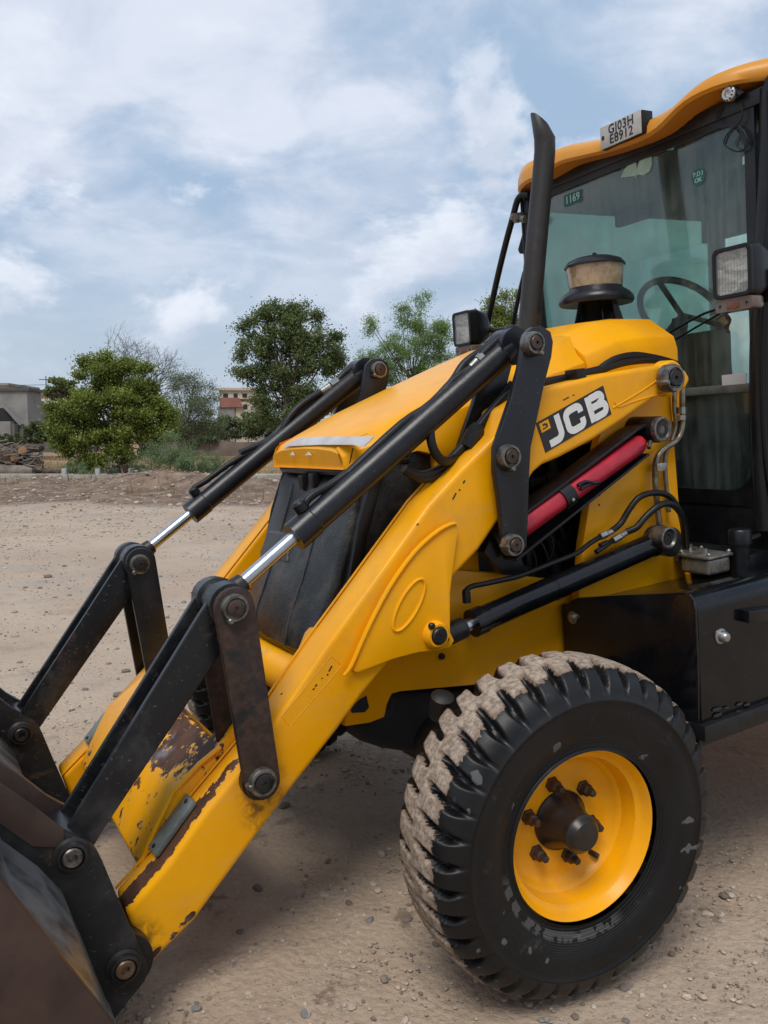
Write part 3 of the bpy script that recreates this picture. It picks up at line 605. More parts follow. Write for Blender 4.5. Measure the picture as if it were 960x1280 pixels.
def pin(parent, px, py, y, r, out=.028, capmat=None, colmat=None, cap=.62):
    """collar with a recessed cap and grease dimple; y is the face it stands on, pointing to the near side"""
    c = PY(px, py, y-out)
    mb = MB(); mb.lathe((c[0], y+.004, c[2]), (0, -1, 0), [(0, r*1.02), (out*.8, r), (out, r*.93), (out*1.02, r*(cap+.13)), (out*.86, r*(cap+.07)), (out*.80, 0.001)], 28)
    a = random.random()*PI+2.6; bx, bz = c[0]+math.cos(a)*r*.98, c[2]+math.sin(a)*r*.98      # locking bolt
    mb.lathe((bx, y, bz), (0, -1, 0), [(0, r*.24), (out*1.0, r*.24), (out*1.15, r*.15)], 8)
    o = part('pin_collar', mb, colmat or mCol, parent, ang=35)
    m2 = MB().lathe((c[0], y-out*.7, c[2]), (0, -1, 0), [(0, r*cap), (out*.22, r*cap), (out*.30, r*cap*.86), (out*.30, r*.16), (out*.12, r*.12), (out*.12, .0005)], 24)
    return part('pin_cap', m2, capmat or mPin, parent, ang=35)

# ---------- loader arms
YA0, YA1 = -.535, -.415
arm_top = [(144,1111),(191,1059),(240,991),(300,920),(380,803),(441,720),(508,628),(548,585),(590,545)]
arm_low = [(184,1211),(244,1151),(360,993),(424,911),(454,869),(489,826),(562,727),(599,688),(622,654)]
top_xz = XZ(arm_top, YA1) + XZ([(632,511),(660,494),(679,486),(754,467),(821,456),(836,457)], YA0)
rear = XZ([(858,462),(864,474),(858,486),(846,490),(830,490)], YA0)
low_xz = XZ([(802,509),(780,525),(742,550),(700,572),(679,581),(666,592),(655,620)], YA0) + XZ(arm_low[::-1], YA0) + XZ([(180,1197)], YA0)
arm_profile = top_xz + rear + low_xz
GUS = XZ([(440,838),(459,790),(487,738),(520,690),(552,664),(569,655),(571,662),(566,700),(561,740),(561,790),(566,800),(562,808),(547,812),(520,815),(490,823),(462,834),(446,840)], -.545)
WELD = XZ([(430,845),(440,832),(460,787),(487,735),(519,690),(548,664),(566,655),(571,656)], -.556)
OVC = [(520,755)]
for side in (-1, 1):
    near = side < 0
    ym = lambda y: y if near else -y
    mat = mArm if near else mArmF
    mb = MB().prism(arm_profile, *sorted((ym(YA0), ym(YA1))))
    arm = part('loader_arm', mb, mat, bevel=.017, seg=4, ang=45)
    # raised lip along the top inner edge
    lip = [(p[0], ym(YA1-.006), p[1]+.004) for p in top_xz[:9]]
    part('edge_strip', MB().tube(lip, .0035, 6, 1), mat, arm)
    # gusset for the lift ram
    g_ = part('gusset_plate', MB().prism(GUS, *sorted((ym(-.552), ym(-.530)))), mYel, arm, bevel=.003)
    part('weld_seam', MB().tube([(p[0], ym(-.553), p[1]) for p in WELD], [.004,.0065,.007,.007,.007,.007,.006,.004], 8, 3), mYel, arm)
    oc = PY(511, 756, -.552); ring = []
    for k in range(41):
        a = 2*PI*k/40; u, v = .080*math.cos(a), .030*math.sin(a); th = R_(51)
        ring.append((oc[0]+u*math.cos(th)-v*math.sin(th), ym(-.5525), oc[2]+u*math.sin(th)+v*math.cos(th)))
    part('oval_pressing', MB().tube(ring, .0052, 6, 1, caps=False), mYel, arm)
    # rectangular pressing outlines and stiffener on the rear part
    cl = XZ([(738,520),(770,513),(782,508),(808,470)], -.54) if False else None
    q1 = [PY(a, b, -.5355) for a, b in ((766,510),(790,496),(815,480),(838,463))]
    part('weld_seam', MB().tube([(p[0], ym(p[1]), p[2]) for p in q1], .0024, 6, 2), mat, arm)
    q2 = [PY(a, b, -.5355) for a, b in ((768,502),(773,509),(786,504),(812,496),(836,490))]
    part('weld_seam', MB().tube([(p[0], ym(p[1]), p[2]) for p in q2], .0020, 6, 2), mat, arm)
    pc = PY(846, 472, -.56)
    bs = MB().lathe((pc[0], ym(YA0+.01), pc[2]), (0, side, 0), [(0, .052), (.035, .050), (.06, .043), (.062, .038), (.055, .036)] if near else [(0, .052), (.05, .043)], 32)
    part('pivot_boss', MB().lathe((pc[0], ym(-.50), pc[2]), (0, side, 0), [(0, .060), (.038, .058), (.044, .052), (.044, .001)], 32), mYel, arm)
    # grey wear strip bolted along the inner edge
    a_, b_ = (PY(191, 1059, YA1), PY(238, 994, YA1)); dx = np.array([b_[0]-a_[0], 0, b_[2]-a_[2]]); nrm = np.array([-dx[2], 0, dx[0]])/np.linalg.norm(dx)
    cy = -.452 if near else .452; mb = MB()
    a0 = np.array([a_[0], 0, a_[2]])+nrm*.004; pr_ = []
    for s0, w0 in ((-.008, .020), (.004, .030), (.996, .030), (1.008, .020)):
        pr_.append(a0+dx*s0+np.array([0, cy-w0, 0])); 
    for s0, w0 in ((1.008, .020), (.996, .030), (.004, .030), (-.008, .020)):
        pr_.append(a0+dx*s0+np.array([0, cy+w0, 0]))
    strip = part('guide_strip', mb.poly3(pr_, nrm*.014), mGreyP, arm, bevel=.002)
    for s0 in (.08, .92):
        c0 = a0+dx*s0+np.array([0, cy, 0])+nrm*.011
        part('bolt', MB().lathe(c0, nrm, [(0, .006), (.006, .006), (.007, .004)], 8), mPinB, arm)
    if near:
        for (px, py) in ((395,855),):
            pass
        # paint sticker outlines: thin embossed rectangle
        rect = P3([(395,849,-.5365),(362,907,-.5365),(352,895,-.5365)])
    if not near:   # raised panel on the inner face of the far arm
        q = [PY(a, b, .418) for a, b in ((172,893),(152,905),(118,960),(112,985),(150,985),(178,950),(196,905),(200,893))]
        part('raised_panel', MB().prism([(p[0], p[2]) for p in q], .395, .418), mArmF, arm, bevel=.012, seg=3)
    if near:
        for (x0_, y0_, x1_, y1_) in ((415,832,411,839),(410,842,409,844),(403,847,402,848),(396,855,394,858),(393,860,391,862),(581,600,579,604),(570,616,566,624),(575,611,574,613),(704,500,711,496),(716,494,718,493),(523,654,521,656),(498,732,495,736),(353,866,351,868)):
            part('paint_scratch', MB().prism([(lambda p: (p[0], p[2]))(PY(a, b, -.5355)) for a, b in ((x0_-.8,y0_),(x0_+.8,y0_+.6),(x1_+.8,y1_+.6),(x1_-.8,y1_))], -.5358, -.5352), mPinB, arm, flat=True)
        fr = [PY(a, b, -.5354) for a, b in ((414,820),(394,812) if False else (412,822),(352,896),(363,908),(427,832),(414,820))]
        part('sticker_edge', MB().tube([tuple(p) for p in fr], .0005, 4, 1), mat, arm)
    # lift ram lower boss on the gusset
    hb = PY(550, 795, -.58)
    part('gusset_boss', MB().lathe((hb[0], ym(-.545), hb[2]), (0, side, 0), [(0, .040), (.024, .038), (.032, .032), (.032, .026), (.026, .025), (.024, .001)], 28), mYel, arm)
    part('pin_cap', MB().lathe((hb[0], ym(-.567), hb[2]), (0, side, 0), [(0, .025), (.014, .024), (.018, .020), (.018, .004), (.014, .003), (.013, .0005)], 20), mPinB, arm)
    part('bolt', MB().lathe((hb[0]-.022, ym(-.572), hb[2]+.032), (0, side, 0), [(0, .010), (.008, .010), (.012, .006)], 8), mPinB, arm)
    part('bolt', MB().lathe((hb[0]+.036, ym(-.552), hb[2]-.02), (0, side, 0), [(0, .008), (.008, .008), (.012, .005)], 8), mPinB, arm)
    if near: nearArm = arm
    else: farArm = arm
pin(nearArm, 846, 472, -.545, .045, .038, mPinB)

# black brand panel with white letters on the near arm
o0 = PY(682, 566, -.5365); o1 = PY(764.6, 517.6, -.5365); o2 = PY(670, 529, -.5365)
U = o1-o0; Vv = o2-o0; Lu = np.linalg.norm(U); Vv = Vv; ASP = Lu/np.linalg.norm(Vv)
def dec(u, v, lift=0): p = o0+U*(u/ASP)+Vv*v; return np.array([p[0], -.5365-lift, p[2]])
panel = part('brand_panel', MB().poly3([dec(0, 0), dec(ASP, 0), dec(ASP, 1), dec(0, 1)], (0, .0012, 0)), mDecal, nearArm)
def arc(cx, cy, rx, ry, a0, a1, n=7): return [(cx+rx*math.cos(R_(a0+(a1-a0)*k/n)), cy+ry*math.sin(R_(a0+(a1-a0)*k/n))) for k in range(n+1)]
def stroke(path, wd, lift):
    P = [np.array(p, float) for p in path]; P = [p for i, p in enumerate(P) if i == 0 or np.linalg.norm(p-P[i-1]) > 1e-4]; L = []; Rr = []
    for i in range(len(P)):
        a = P[i]-P[i-1] if i else P[1]-P[0]; b = P[i+1]-P[i] if i < len(P)-1 else a
        a = a/np.linalg.norm(a); b = b/np.linalg.norm(b); tt = a+b; tt /= np.linalg.norm(tt); nn = np.array([-tt[1], tt[0]]); k = wd/2/max(.5, nn @ np.array([-a[1], a[0]]))
        L.append(P[i]+nn*k); Rr.append(P[i]-nn*k)
    mb = MB(); n = len(P); mb.add([dec(p[0], p[1], lift) for p in L]+[dec(p[0], p[1], lift) for p in Rr], [(i, i+1, n+i+1, n+i) for i in range(n-1)]); return mb
sc = ASP/2.24
def lett(paths, wd=.232):
    mb = MB()
    for i, p in enumerate(paths):
        q = stroke([(a*sc, b) for a, b in p], wd, .0008+.0004*i); mb.add(q.v, q.f)
    return mb
J = [(.62, .93), (.62, .40)]+arc(.46, .37, .16, .20, 0, -90, 6)+[(.20, .17)]
Cc = [(1.34, .60), (1.34, .70)]+arc(1.22, .70, .12, .13, 0, 90, 5)[1:]+[(1.10, .83)]+arc(1.04, .66, .17, .17, 90, 180, 6)+[(.87, .34)]+arc(1.04, .34, .17, .17, 180, 270, 6)+[(1.22, .17)]+arc(1.22, .30, .12, .13, 270, 360, 5)+[(1.34, .42)]
B1 = [(1.64, .07), (1.64, .93)]
B2 = [(1.70, .83), (1.92, .83)]+arc(1.96, .70, .12, .13, 90, -60, 8)+[(1.90, .52), (1.70, .52)]
B3 = [(1.90, .52)]+arc(1.99, .345, .13, .175, 60, -90, 8)+[(1.70, .17)]
for nm, ps in (('letter', [J]), ('letter', [Cc]), ('letter', [B1, B2, B3])):
    part(nm, lett(ps), mWhite, nearArm, flat=True)
sq = [dec(.07*sc, .63, .0006), dec(.36*sc, .63, .0006), dec(.36*sc, .93, .0006), dec(.07*sc, .93, .0006)]
part('emblem_square', MB().add(sq, [(0, 1, 2, 3)]), mYel, nearArm, flat=True)
em = MB()
for (u0, v0, u1, v1, k) in ((.13, .70, .28, .74, 0), (.24, .74, .30, .84, 1), (.16, .80, .24, .87, 2)):
    em.add([dec(u0*sc, v0, .0012+.0002*k), dec(u1*sc, v0, .0012), dec(u1*sc, v1, .0012), dec(u0*sc, v1, .0012)], [(0, 1, 2, 3)])
part('emblem_mark', em, mDecal, nearArm, flat=True)

# ---------- cross beam between the arms
fa, fb, fc = (-.955, .430), (-.820, .573), (-.695, .697)
mb = MB(); th = .012
def slab(p, q, y0, y1, th=.014):
    d_ = np.array([q[0]-p[0], q[1]-p[1]]); d_ /= np.linalg.norm(d_); n_ = np.array([d_[1], -d_[0]])*th
    return MB().prism([p, q, (q[0]+n_[0], q[1]+n_[1]), (p[0]+n_[0], p[1]+n_[1])], y0, y1)
beam_prof = [(-.985, .475), (-.955, .430), (-.90, .37), (-.60, .42), (-.60, .60), (-.705, .687), (-.820, .612), (-.85, .60)]
fold = PL(227, 995, fa, fc)
c_low = PL(165, 1072, (-.955, .43), (-.955, .5))
part('weld_seam', MB().tube([(-.955, -.418, .42), (-.845, -.418, .60), (-.712, -.418, .682)], .007, 6, 2), mYel)
beam = part('cross_beam', MB().prism([(-.955, .425), (-.845, .60), (-.805, .622), (-.712, .682), (-.60, .55), (-.66, .40), (-.80, .34)], -.416, .416), mBeam, bevel=.014, seg=3)
# slotted upper plate: two cheeks beside the opening
hp0, hp1 = (-.72, .680), (-.50, .90)
for pts in ([(282,922),(245,872),(247,845),(268,818),(262,826),(232,862),(230,900)],):
    pass
part('beam_cheek', MB().prism([(-.74, .655), (-.50, .88), (-.47, .85), (-.70, .62)], .17, .416), mYel, beam, bevel=.008)
part('beam_cheek', MB().prism([(-.74, .655), (-.66, .735), (-.63, .70), (-.70, .62)], -.416, -.33), mBeam, beam, bevel=.008)
# ---------- front frame of the chassis, under the radiator grille
bar = part('front_crossbar', MB().tube([(-.40, -.36, .742), (-.40, .36, .742)], .062, 28, 1), mBar, ang=40)
part('front_frame', MB().prism([(-.38, .68), (-.36, .80), (-.20, .85), (.10, .80), (.10, .70), (-.20, .70), (-.30, .65)], -.36, .36), mYel, bevel=.01)
part('frame_lug', MB().prism(XZ([(367,822),(380,790),(386,783),(400,784),(398,815)], -.33), -.37, -.33), mYel, bevel=.01, seg=3)

part('belly_guard', MB().prism([(-.47, .70), (-.49, .585), (-.30, .585), (-.30, .66), (-.36, .69)], -.34, .34), mPlas, bevel=.02)
part('belly_guard', MB().prism([(-.47, .72), (-.49, .47), (-.47, .47), (-.45, .72)], -.06, .40), mPlas, bevel=.006)
for k in range(5): part('guard_fold', MB().tube([(-.485-.006*(k%2), -.30+.13*k, .70), (-.492, -.28+.13*k, .64), (-.49, -.30+.13*k, .59)], .010, 6, 3), mPlas)
# ---------- tipping linkage: links, levers, rams (both sides)
LOWC = PY(331, 980, -.585); Apt = PY(296, 761, -.585); Bpt = PY(91, 1073, -.59)
def capsule(p, q, r0, r1, n=9):
    p = np.array(p); q = np.array(q); d_ = q-p; a = math.atan2(d_[1], d_[0]); out = []
    for k in range(n+1): t_ = a+PI/2+PI*k/n; out.append((p[0]+r0*math.cos(t_), p[1]+r0*math.sin(t_)))
    for k in range(n+1): t_ = a-PI/2+PI*k/n; out.append((q[0]+r1*math.cos(t_), q[1]+r1*math.sin(t_)))
    return out
for side in (-1, 1):
    s = -side
    def yy_(a, b): return tuple(sorted((a if side < 0 else -a, b if side < 0 else -b)))
    A2 = (Apt[0], Apt[2]); L2 = (LOWC[0], LOWC[2]); B2_ = (Bpt[0], Bpt[2])
    link = part('tipping_link', MB().prism(capsule(A2, L2, .050, .046), *yy_(-.575, -.553)), mLink if side < 0 else mBlk, bevel=.003)
    part('inner_link_plate', MB().prism(capsule(A2, L2, .050, .046), *yy_(-.395, -.373)), mLink if side < 0 else mBlk, link, bevel=.003)
    part('link_tube', MB().lathe((L2[0], yy_(-.56, -.38)[0], L2[1]), (0, 1, 0), [(0, .05), (.18, .05)], 24), mBlk, link)
    # channel lever from the top pin down to the bucket
    d_ = np.array(B2_)-np.array(A2); L = np.linalg.norm(d_); d_ /= L; n_ = np.array([-d_[1], d_[0]]);  n_ = n_ if n_[1] < 0 else -n_   # n_ points down
    def lp(t_, o_): p = np.array(A2)+d_*t_*L+n_*o_; return (p[0], p[1])
    lev = part('tipping_lever', MB().prism([lp(-.02, -.052), lp(.10, -.050), lp(.9, -.028), lp(1.06, -.024), lp(1.08, .02), lp(1.0, .052), lp(.9, .048), lp(.1, .052), lp(-.04, .048), lp(-.09, 0)], *yy_(-.532, -.512)), mLever, bevel=.004, seg=3)
    part('inner_flange', MB().prism([lp(.0, -.052), lp(.10, -.050), lp(.9, -.028), lp(1.06, -.024), lp(1.08, .02), lp(1.0, .052), lp(.1, .052), lp(.0, .048)], *yy_(-.436, -.418)), mLever, lev, bevel=.003)
    part('channel_web', MB().prism([lp(.06, .030), lp(.98, .030), lp(.98, .046), lp(.06, .046)], *yy_(-.513, -.435)), mLever, lev)
    part('lever_eye', MB().lathe((A2[0], yy_(-.548, -.4)[0], A2[1]), (0, 1, 0), [(0, .050), (.002, .056), (.046, .058), (.050, .050), (.098, .050), (.102, .058), (.146, .056), (.148, .050)], 28), mLever, lev)
    # ram: chrome rod, barrel, head
    Cc_ = PY(672, 428, -.60); yb = -.470 if side < 0 else .470
    a3 = np.array([A2[0], yb, A2[1]]); c3 = np.array([Cc_[0], yb, Cc_[2]]); ax = c3-a3; LL = np.linalg.norm(ax); ax /= LL
    gl = PY(384, 680, -.47); tg = (np.array([gl[0], yb, gl[2]])-a3) @ ax
    ram = part('tipping_ram', MB().lathe(a3+ax*tg, ax, [(-.018, .024), (-.018, .0415), (.050, .0415), (.054, .0385), (LL-tg-.05, .0395), (LL-tg-.045, .043), (LL-tg-.01, .040), (LL-tg-.005, .02)], 36), mBlkS, ang=35)
    part('piston_rod', MB().lathe(a3+ax*.05, ax, [(0, .0185), (tg-.05, .0185)], 28), mChr, ram)
    part('rod_eye', MB().lathe(a3, ax, [(0, .03), (.045, .030), (.075, .025), (.078, .019)], 24).lathe(a3-np.array([0, .034, 0]), (0, 1, 0), [(0, .050), (.068, .050)], 24), mPinB, ram)
    part('ram_eye', MB().lathe(c3-np.array([0, .036, 0]), (0, 1, 0), [(0, .055), (.072, .055)], 24), mBlkS, ram)
    up = np.array([-ax[2], 0, ax[0]])
    def onram(t_, o_, dy=0.): return a3+ax*(tg+t_)+up*o_+np.array([0, dy, 0])
    # feed pipe along the top of the barrel
    BL = LL-tg
    pipe = [onram(.045, .040), onram(.045, .056), onram(.075, .062), onram(.20, .061), onram(.34, .062), onram(.50, .064), onram(LL-tg-.20, .062), onram(LL-tg-.13, .060), onram(LL-tg-.11, .04)]
    tr_ = ((381,640),(382,628),(392,618),(412,607),(435,591),(470,565),(505,530),(540,503),(566,476),(588,459)) if side < 0 else ((240,618),(244,609),(256,602),(285,581),(320,560),(345,542),(365,520),(397,497),(420,478))
    pipe = [PY(a, b, yb) for a, b in tr_]
    pp = part('feed_pipe', MB().tube(pipe, .011, 10, 3).lathe(onram(.045, .030), up, [(0, .012), (.010, .012), (.012, .019), (.034, .019), (.040, .012)], 12), mHose, ram)
    if side < 0:
        top = [PY(a, b, -.47) for a, b in ((648,428),(648,418),(640,411),(628,420),(612,434),(598,448))]
        part('hard_pipe', MB().tube(top, .0135, 12, 3), mHose, ram)
        f0, f1 = PY(602, 445, -.47), PY(588, 460, -.47)
        part('hose_fitting', MB().tube([f0, f0*.6+f1*.4], .0165, 8, 1).tube([f0*.55+f1*.45, f1], .014, 10, 1), mFit, ram)
        part('hydraulic_hose', MB().tube([PY(a, b, y) for a, b, y in ((588,460,-.47),(572,475,-.47),(555,490,-.47),(544,508,-.47),(538,530,-.48),(539,552,-.49),(546,569,-.49),(558,577,-.48),(574,566,-.44),(590,545,-.41),(606,522,-.40),(640,480,-.40))], .0135, 12, 4), mHose, ram)
        part('hydraulic_hose', MB().tube([PY(a, b, y) for a, b, y in ((435,592,-.47),(502,530,-.47),(540,505,-.46),(566,476,-.46),(580,455,-.46),(600,440,-.46),(625,425,-.45),(645,418,-.43))], .0125, 12, 4), mHose, ram)
        part('pipe_bracket', MB().poly3([PY(600, 440, -.48), PY(606, 440, -.48), PY(606, 462, -.48), PY(600, 462, -.48)], (0, .02, 0)), mBlk, ram)
    else:
        top = [PY(a, b, .47) for a, b in ((461,460),(459,452),(452,452),(443,458),(430,467),(420,478))]
        part('hard_pipe', MB().tube(top, .0135, 12, 3), mHose, ram)
        f0, f1 = PY(422, 476, .47), PY(400, 491, .47)
        part('hose_fitting', MB().tube([f0, f0*.6+f1*.4], .017, 8, 1).tube([f0*.55+f1*.45, f1], .014, 10, 1), mFit, ram)
        part('hydraulic_hose', MB().tube([PY(a, b, .46) for a, b in ((401,490),(385,500),(370,512),(358,528),(352,545),(354,562),(362,575))], .0135, 12, 4), mHose, ram)
        part('hydraulic_hose', MB().tube([PY(a, b, .47) for a, b in ((300,566),(334,551),(356,530),(385,506),(410,488),(430,472))], .0125, 12, 4), mHose, ram)
# lever pins
for (a, b, y, r, cm) in ((296, 761, -.575, .034, mPin), (331, 980, -.575, .036, mPinB)):
    pin(link, a, b, y, r, .022, cm)
for o in [o for o in root.children if o.name.startswith('tipping_link')][:1]:
    for ch in [c for c in link.children if c.name.startswith('pin_')]: ch.parent = o
flink = link
pin(flink, 176, 706, .373, .034, .018, mPinB); 

# ---------- black tower levers that carry the ram tops
Bell = XZ([(655,418),(664,409),(676,408),(687,415),(690,428),(688,446),(678,485),(669,528),(662,560),(660,600),(659,640),(657,684),(650,694),(636,694),(628,684),(626,655),(622,620),(617,590),(617,560),(624,538),(637,500),(648,460)], -.575)
for side in (-1, 1):
    y0, y1 = (-.582, -.560) if side < 0 else (.560, .582)
    bell = part('upright_lever', MB().prism(Bell, y0, y1), mBlkS, bevel=.005, seg=3)
    y2, y3 = (-.400, -.380) if side < 0 else (.380, .400)
    part('inner_lever_plate', MB().prism(Bell, y2, y3), mBlkS, bell, bevel=.004)
    if side < 0:
        pin(bell, 672, 428, -.582, .033, .034, mPin); pin(bell, 641, 571, -.582, .035, .030, mPin); pin(bell, 646, 682, -.582, .032, .030, mPin)
        nb = bell
    else:
        pin(bell, 476, 462, .380, .033, .022, mPin)

# ---------- self-levelling bar with the red safety strut stowed in it
for side in (-1, 1):
    sy = 1 if side < 0 else -1
    F3 = PY(646, 682, -.56); G3 = PY(818, 537, -.50)
    p, q = np.array([F3[0], F3[2]]), np.array([G3[0], G3[2]]); d_ = (q-p)/np.linalg.norm(q-p); n_ = np.array([-d_[1], d_[0]])
    Lb = np.linalg.norm(q-p)
    def bp(t_, o_): r_ = p+d_*t_+n_*o_; return (r_[0], r_[1])
    ys = lambda a, b: tuple(sorted((a*sy, b*sy)))
    barp = part('levelling_bar', MB().prism([bp(0, .050), bp(Lb-.10, .050), bp(Lb-.02, .036), bp(Lb+.02, .0), bp(Lb-.02, -.036), bp(Lb-.08, -.046), bp(0, -.050)], *ys(-.470, -.458)), mBlk, bevel=.002)
    part('bar_flange', MB().prism([bp(0, .058), bp(Lb-.10, .058), bp(Lb-.02, .044), bp(Lb-.02, .034), bp(Lb-.10, .048), bp(0, .048)], *ys(-.535, -.457)), mBlk, barp, bevel=.002)
    part('bar_flange', MB().prism([bp(0, -.062), bp(Lb-.08, -.052), bp(Lb-.08, -.044), bp(0, -.052)], *ys(-.525, -.457)), mBlk, barp, bevel=.002)
    if side < 0:
        r0, r1 = PY(640, 668, -.52), PY(802, 553, -.52); r0[1] = r1[1] = -.515; axr = r1-r0
        st = part('safety_strut', MB().tube([r0, r0+axr*.5, r1-axr*.03, r1], [.0325, .0325, .0325, .026], 28, 1), mRed, label='red safety strut stowed in the black levelling bar', ang=50)
        u_ = axr/np.linalg.norm(axr); c0 = PY(711, 614, -.55); c0[1] = -.515; tcl = (c0-r0) @ u_
        part('strut_clamp', MB().lathe(r0+u_*(tcl-.02), u_, [(0, .034), (0, .039), (.045, .039), (.045, .034)], 28), mBlk, st)
        part('bolt', MB().lathe(r0+u_*(tcl+.002)+np.array([0, -.036, -.008]), (0, -1, 0), [(0, .006), (.008, .006), (.010, .003)], 8), mFit, st)
        part('clamp_strap', MB().tube([PY(a, b, -.553) for a, b in ((722,607),(732,602),(742,604),(748,603))], .006, 6, 2).tube([PY(a, b, -.553) for a, b in ((726,612),(735,606),(749,602))], .005, 6, 2), mBlk, st)
        eye = PY(818, 537, -.53)
        part('bar_eye', MB().lathe((eye[0], -.55, eye[2]), (0, 1, 0), [(.0, .036), (-.002, .043), (.10, .045), (.12, .045)], 28), mBlk, barp)
        part('pin_collar', MB().lathe((eye[0], -.545, eye[2]), (0, -1, 0), [(0, .042), (.022, .040), (.024, .035), (.020, .027), (.018, .026), (.018, .001)], 32), mCol, barp)
        part('pin_cap', MB().lathe((eye[0], -.562, eye[2]), (0, -1, 0), [(0, .026), (.003, .025), (.003, .014), (-.004, .013), (-.004, .0005)], 24), mPinB, barp)
        part('grease_nipple', MB().tube([PY(813, 552, -.55), PY(811, 560, -.56)], .007, 8, 1), mPin, barp)

# ---------- chassis rails, loader tower plates, engine
rail = XZ([(430,908),(462,903),(480,896),(483,880),(489,867),(500,864),(590,856),(650,846)], -.38)
rail = rail + [(.42, .60), (2.5, .55), (2.5, .86), (.72, .86)] + XZ([(726,746),(620,716),(560,712),(480,760),(452,800)], -.38)[1:]
TOWER = XZ([(748,540),(744,561),(735,625),(726,681),(721,752),(724,762)], -.43) + [(.75, .80), (1.03, .80)] + XZ([(851,692),(835,485),(838,470)], -.43) + XZ([(800,500)], -.43)
for side in (-1, 1):
    ys = lambda a, b: tuple(sorted((a*(-side), b*(-side))))
    part('chassis_rail', MB().prism(rail, *ys(-.385, -.355)), mYel, bevel=.006)
    tw = part('tower_plate', MB().prism(TOWER, *ys(-.44, -.405)), mYel, bevel=.006)
    part('tower_plate', MB().prism([(.62, .86), (.60, 1.0), (1.02, 1.0), (1.03, .86)], *ys(-.404, -.356)), mYel, bevel=.004)
    if side < 0:
        part('frame_bolt', MB().lathe(PY(749, 619, -.44), (0, -1, 0), [(0, .004), (.002, .003)], 8), mPinB, tw)
        part('frame_bolt', MB().lathe(PY(749, 631, -.44), (0, -1, 0), [(0, .004), (.002, .003)], 8), mPinB, tw)
        part('frame_bolt', MB().lathe(PY(551, 820, -.385), (0, -1, 0), [(0, .010), (.010, .010), (.016, .006)], 8), mPinB, tw)
        part('frame_seam', MB().prism(XZ([(724,733),(727,733),(727,760),(724,760)], -.3865), -.3885, -.386), mPinB, tw)
part('access_opening', MB().prism(XZ([(437,886),(450,874),(458,870),(461,884),(456,890),(440,891)], -.387), -.3885, -.386), mInt)
eng = part('engine_block', MB().prism([(-.05, .80), (-.05, 1.30), (.25, 1.42), (.80, 1.42), (.86, .80)], -.22, .22), mEng, bevel=.02)
part('tower_lug', MB().prism(XZ([(600,690),(622,640),(640,650),(648,700),(660,720),(625,718)], -.42), -.44, -.40), mBlk, bevel=.006)
random.seed(3)
for (px, py, ln, r, dirv) in ((672,600,.10,.022,(1,0,.1)), (690,580,.08,.030,(0,0,1)), (716,570,.10,.030,(0,0,1)), (676,640,.12,.016,(1,0,.3)), (700,655,.14,.014,(.3,0,-1)), (690,690,.14,.02,(.2,0,-1)), (660,705,.12,.018,(0,0,-1)), (672,560,.08,.018,(1,0,-.5)), (655,725,.1,.022,(0,0,1)), (710,600,.10,.026,(1,0,0))):
    c0 = PY(px, py, -.30); ex = MB().lathe(c0, dirv, [(-ln/2, r*.7), (-ln/2, r), (-ln/4, r), (-ln/4, r*.8), (ln/4, r*.8), (ln/4, r*1.1), (ln/2, r*1.1), (ln/2, r*.6)], 14)
    part('engine_fitting', ex, random.choice([mEng, mPinB, mEng]), eng)
for k in range(7):
    a = PY(662+k*9, 640+random.randint(0, 40), -.33); b = a+np.array([random.uniform(-.05, .1), 0, -.16]); mid_ = (a+b)/2+np.array([.03, -.02, 0])
    part('engine_cable', MB().tube([a, mid_, b], .004, 6, 4), mHose, eng)
for (px, py, w_, h_, m_) in ((684,610,.07,.05,mEng), (664,622,.08,.03,mCast), (668,652,.05,.03,mPinB), (725,590,.05,.08,mEng)):
    c0 = PY(px, py, -.27); part('engine_bracket', MB().box(c0-[w_/2, .02, h_/2], c0+[w_/2, .04, h_/2]), m_ if m_ is not mCast else mPinB, eng, bevel=.005)

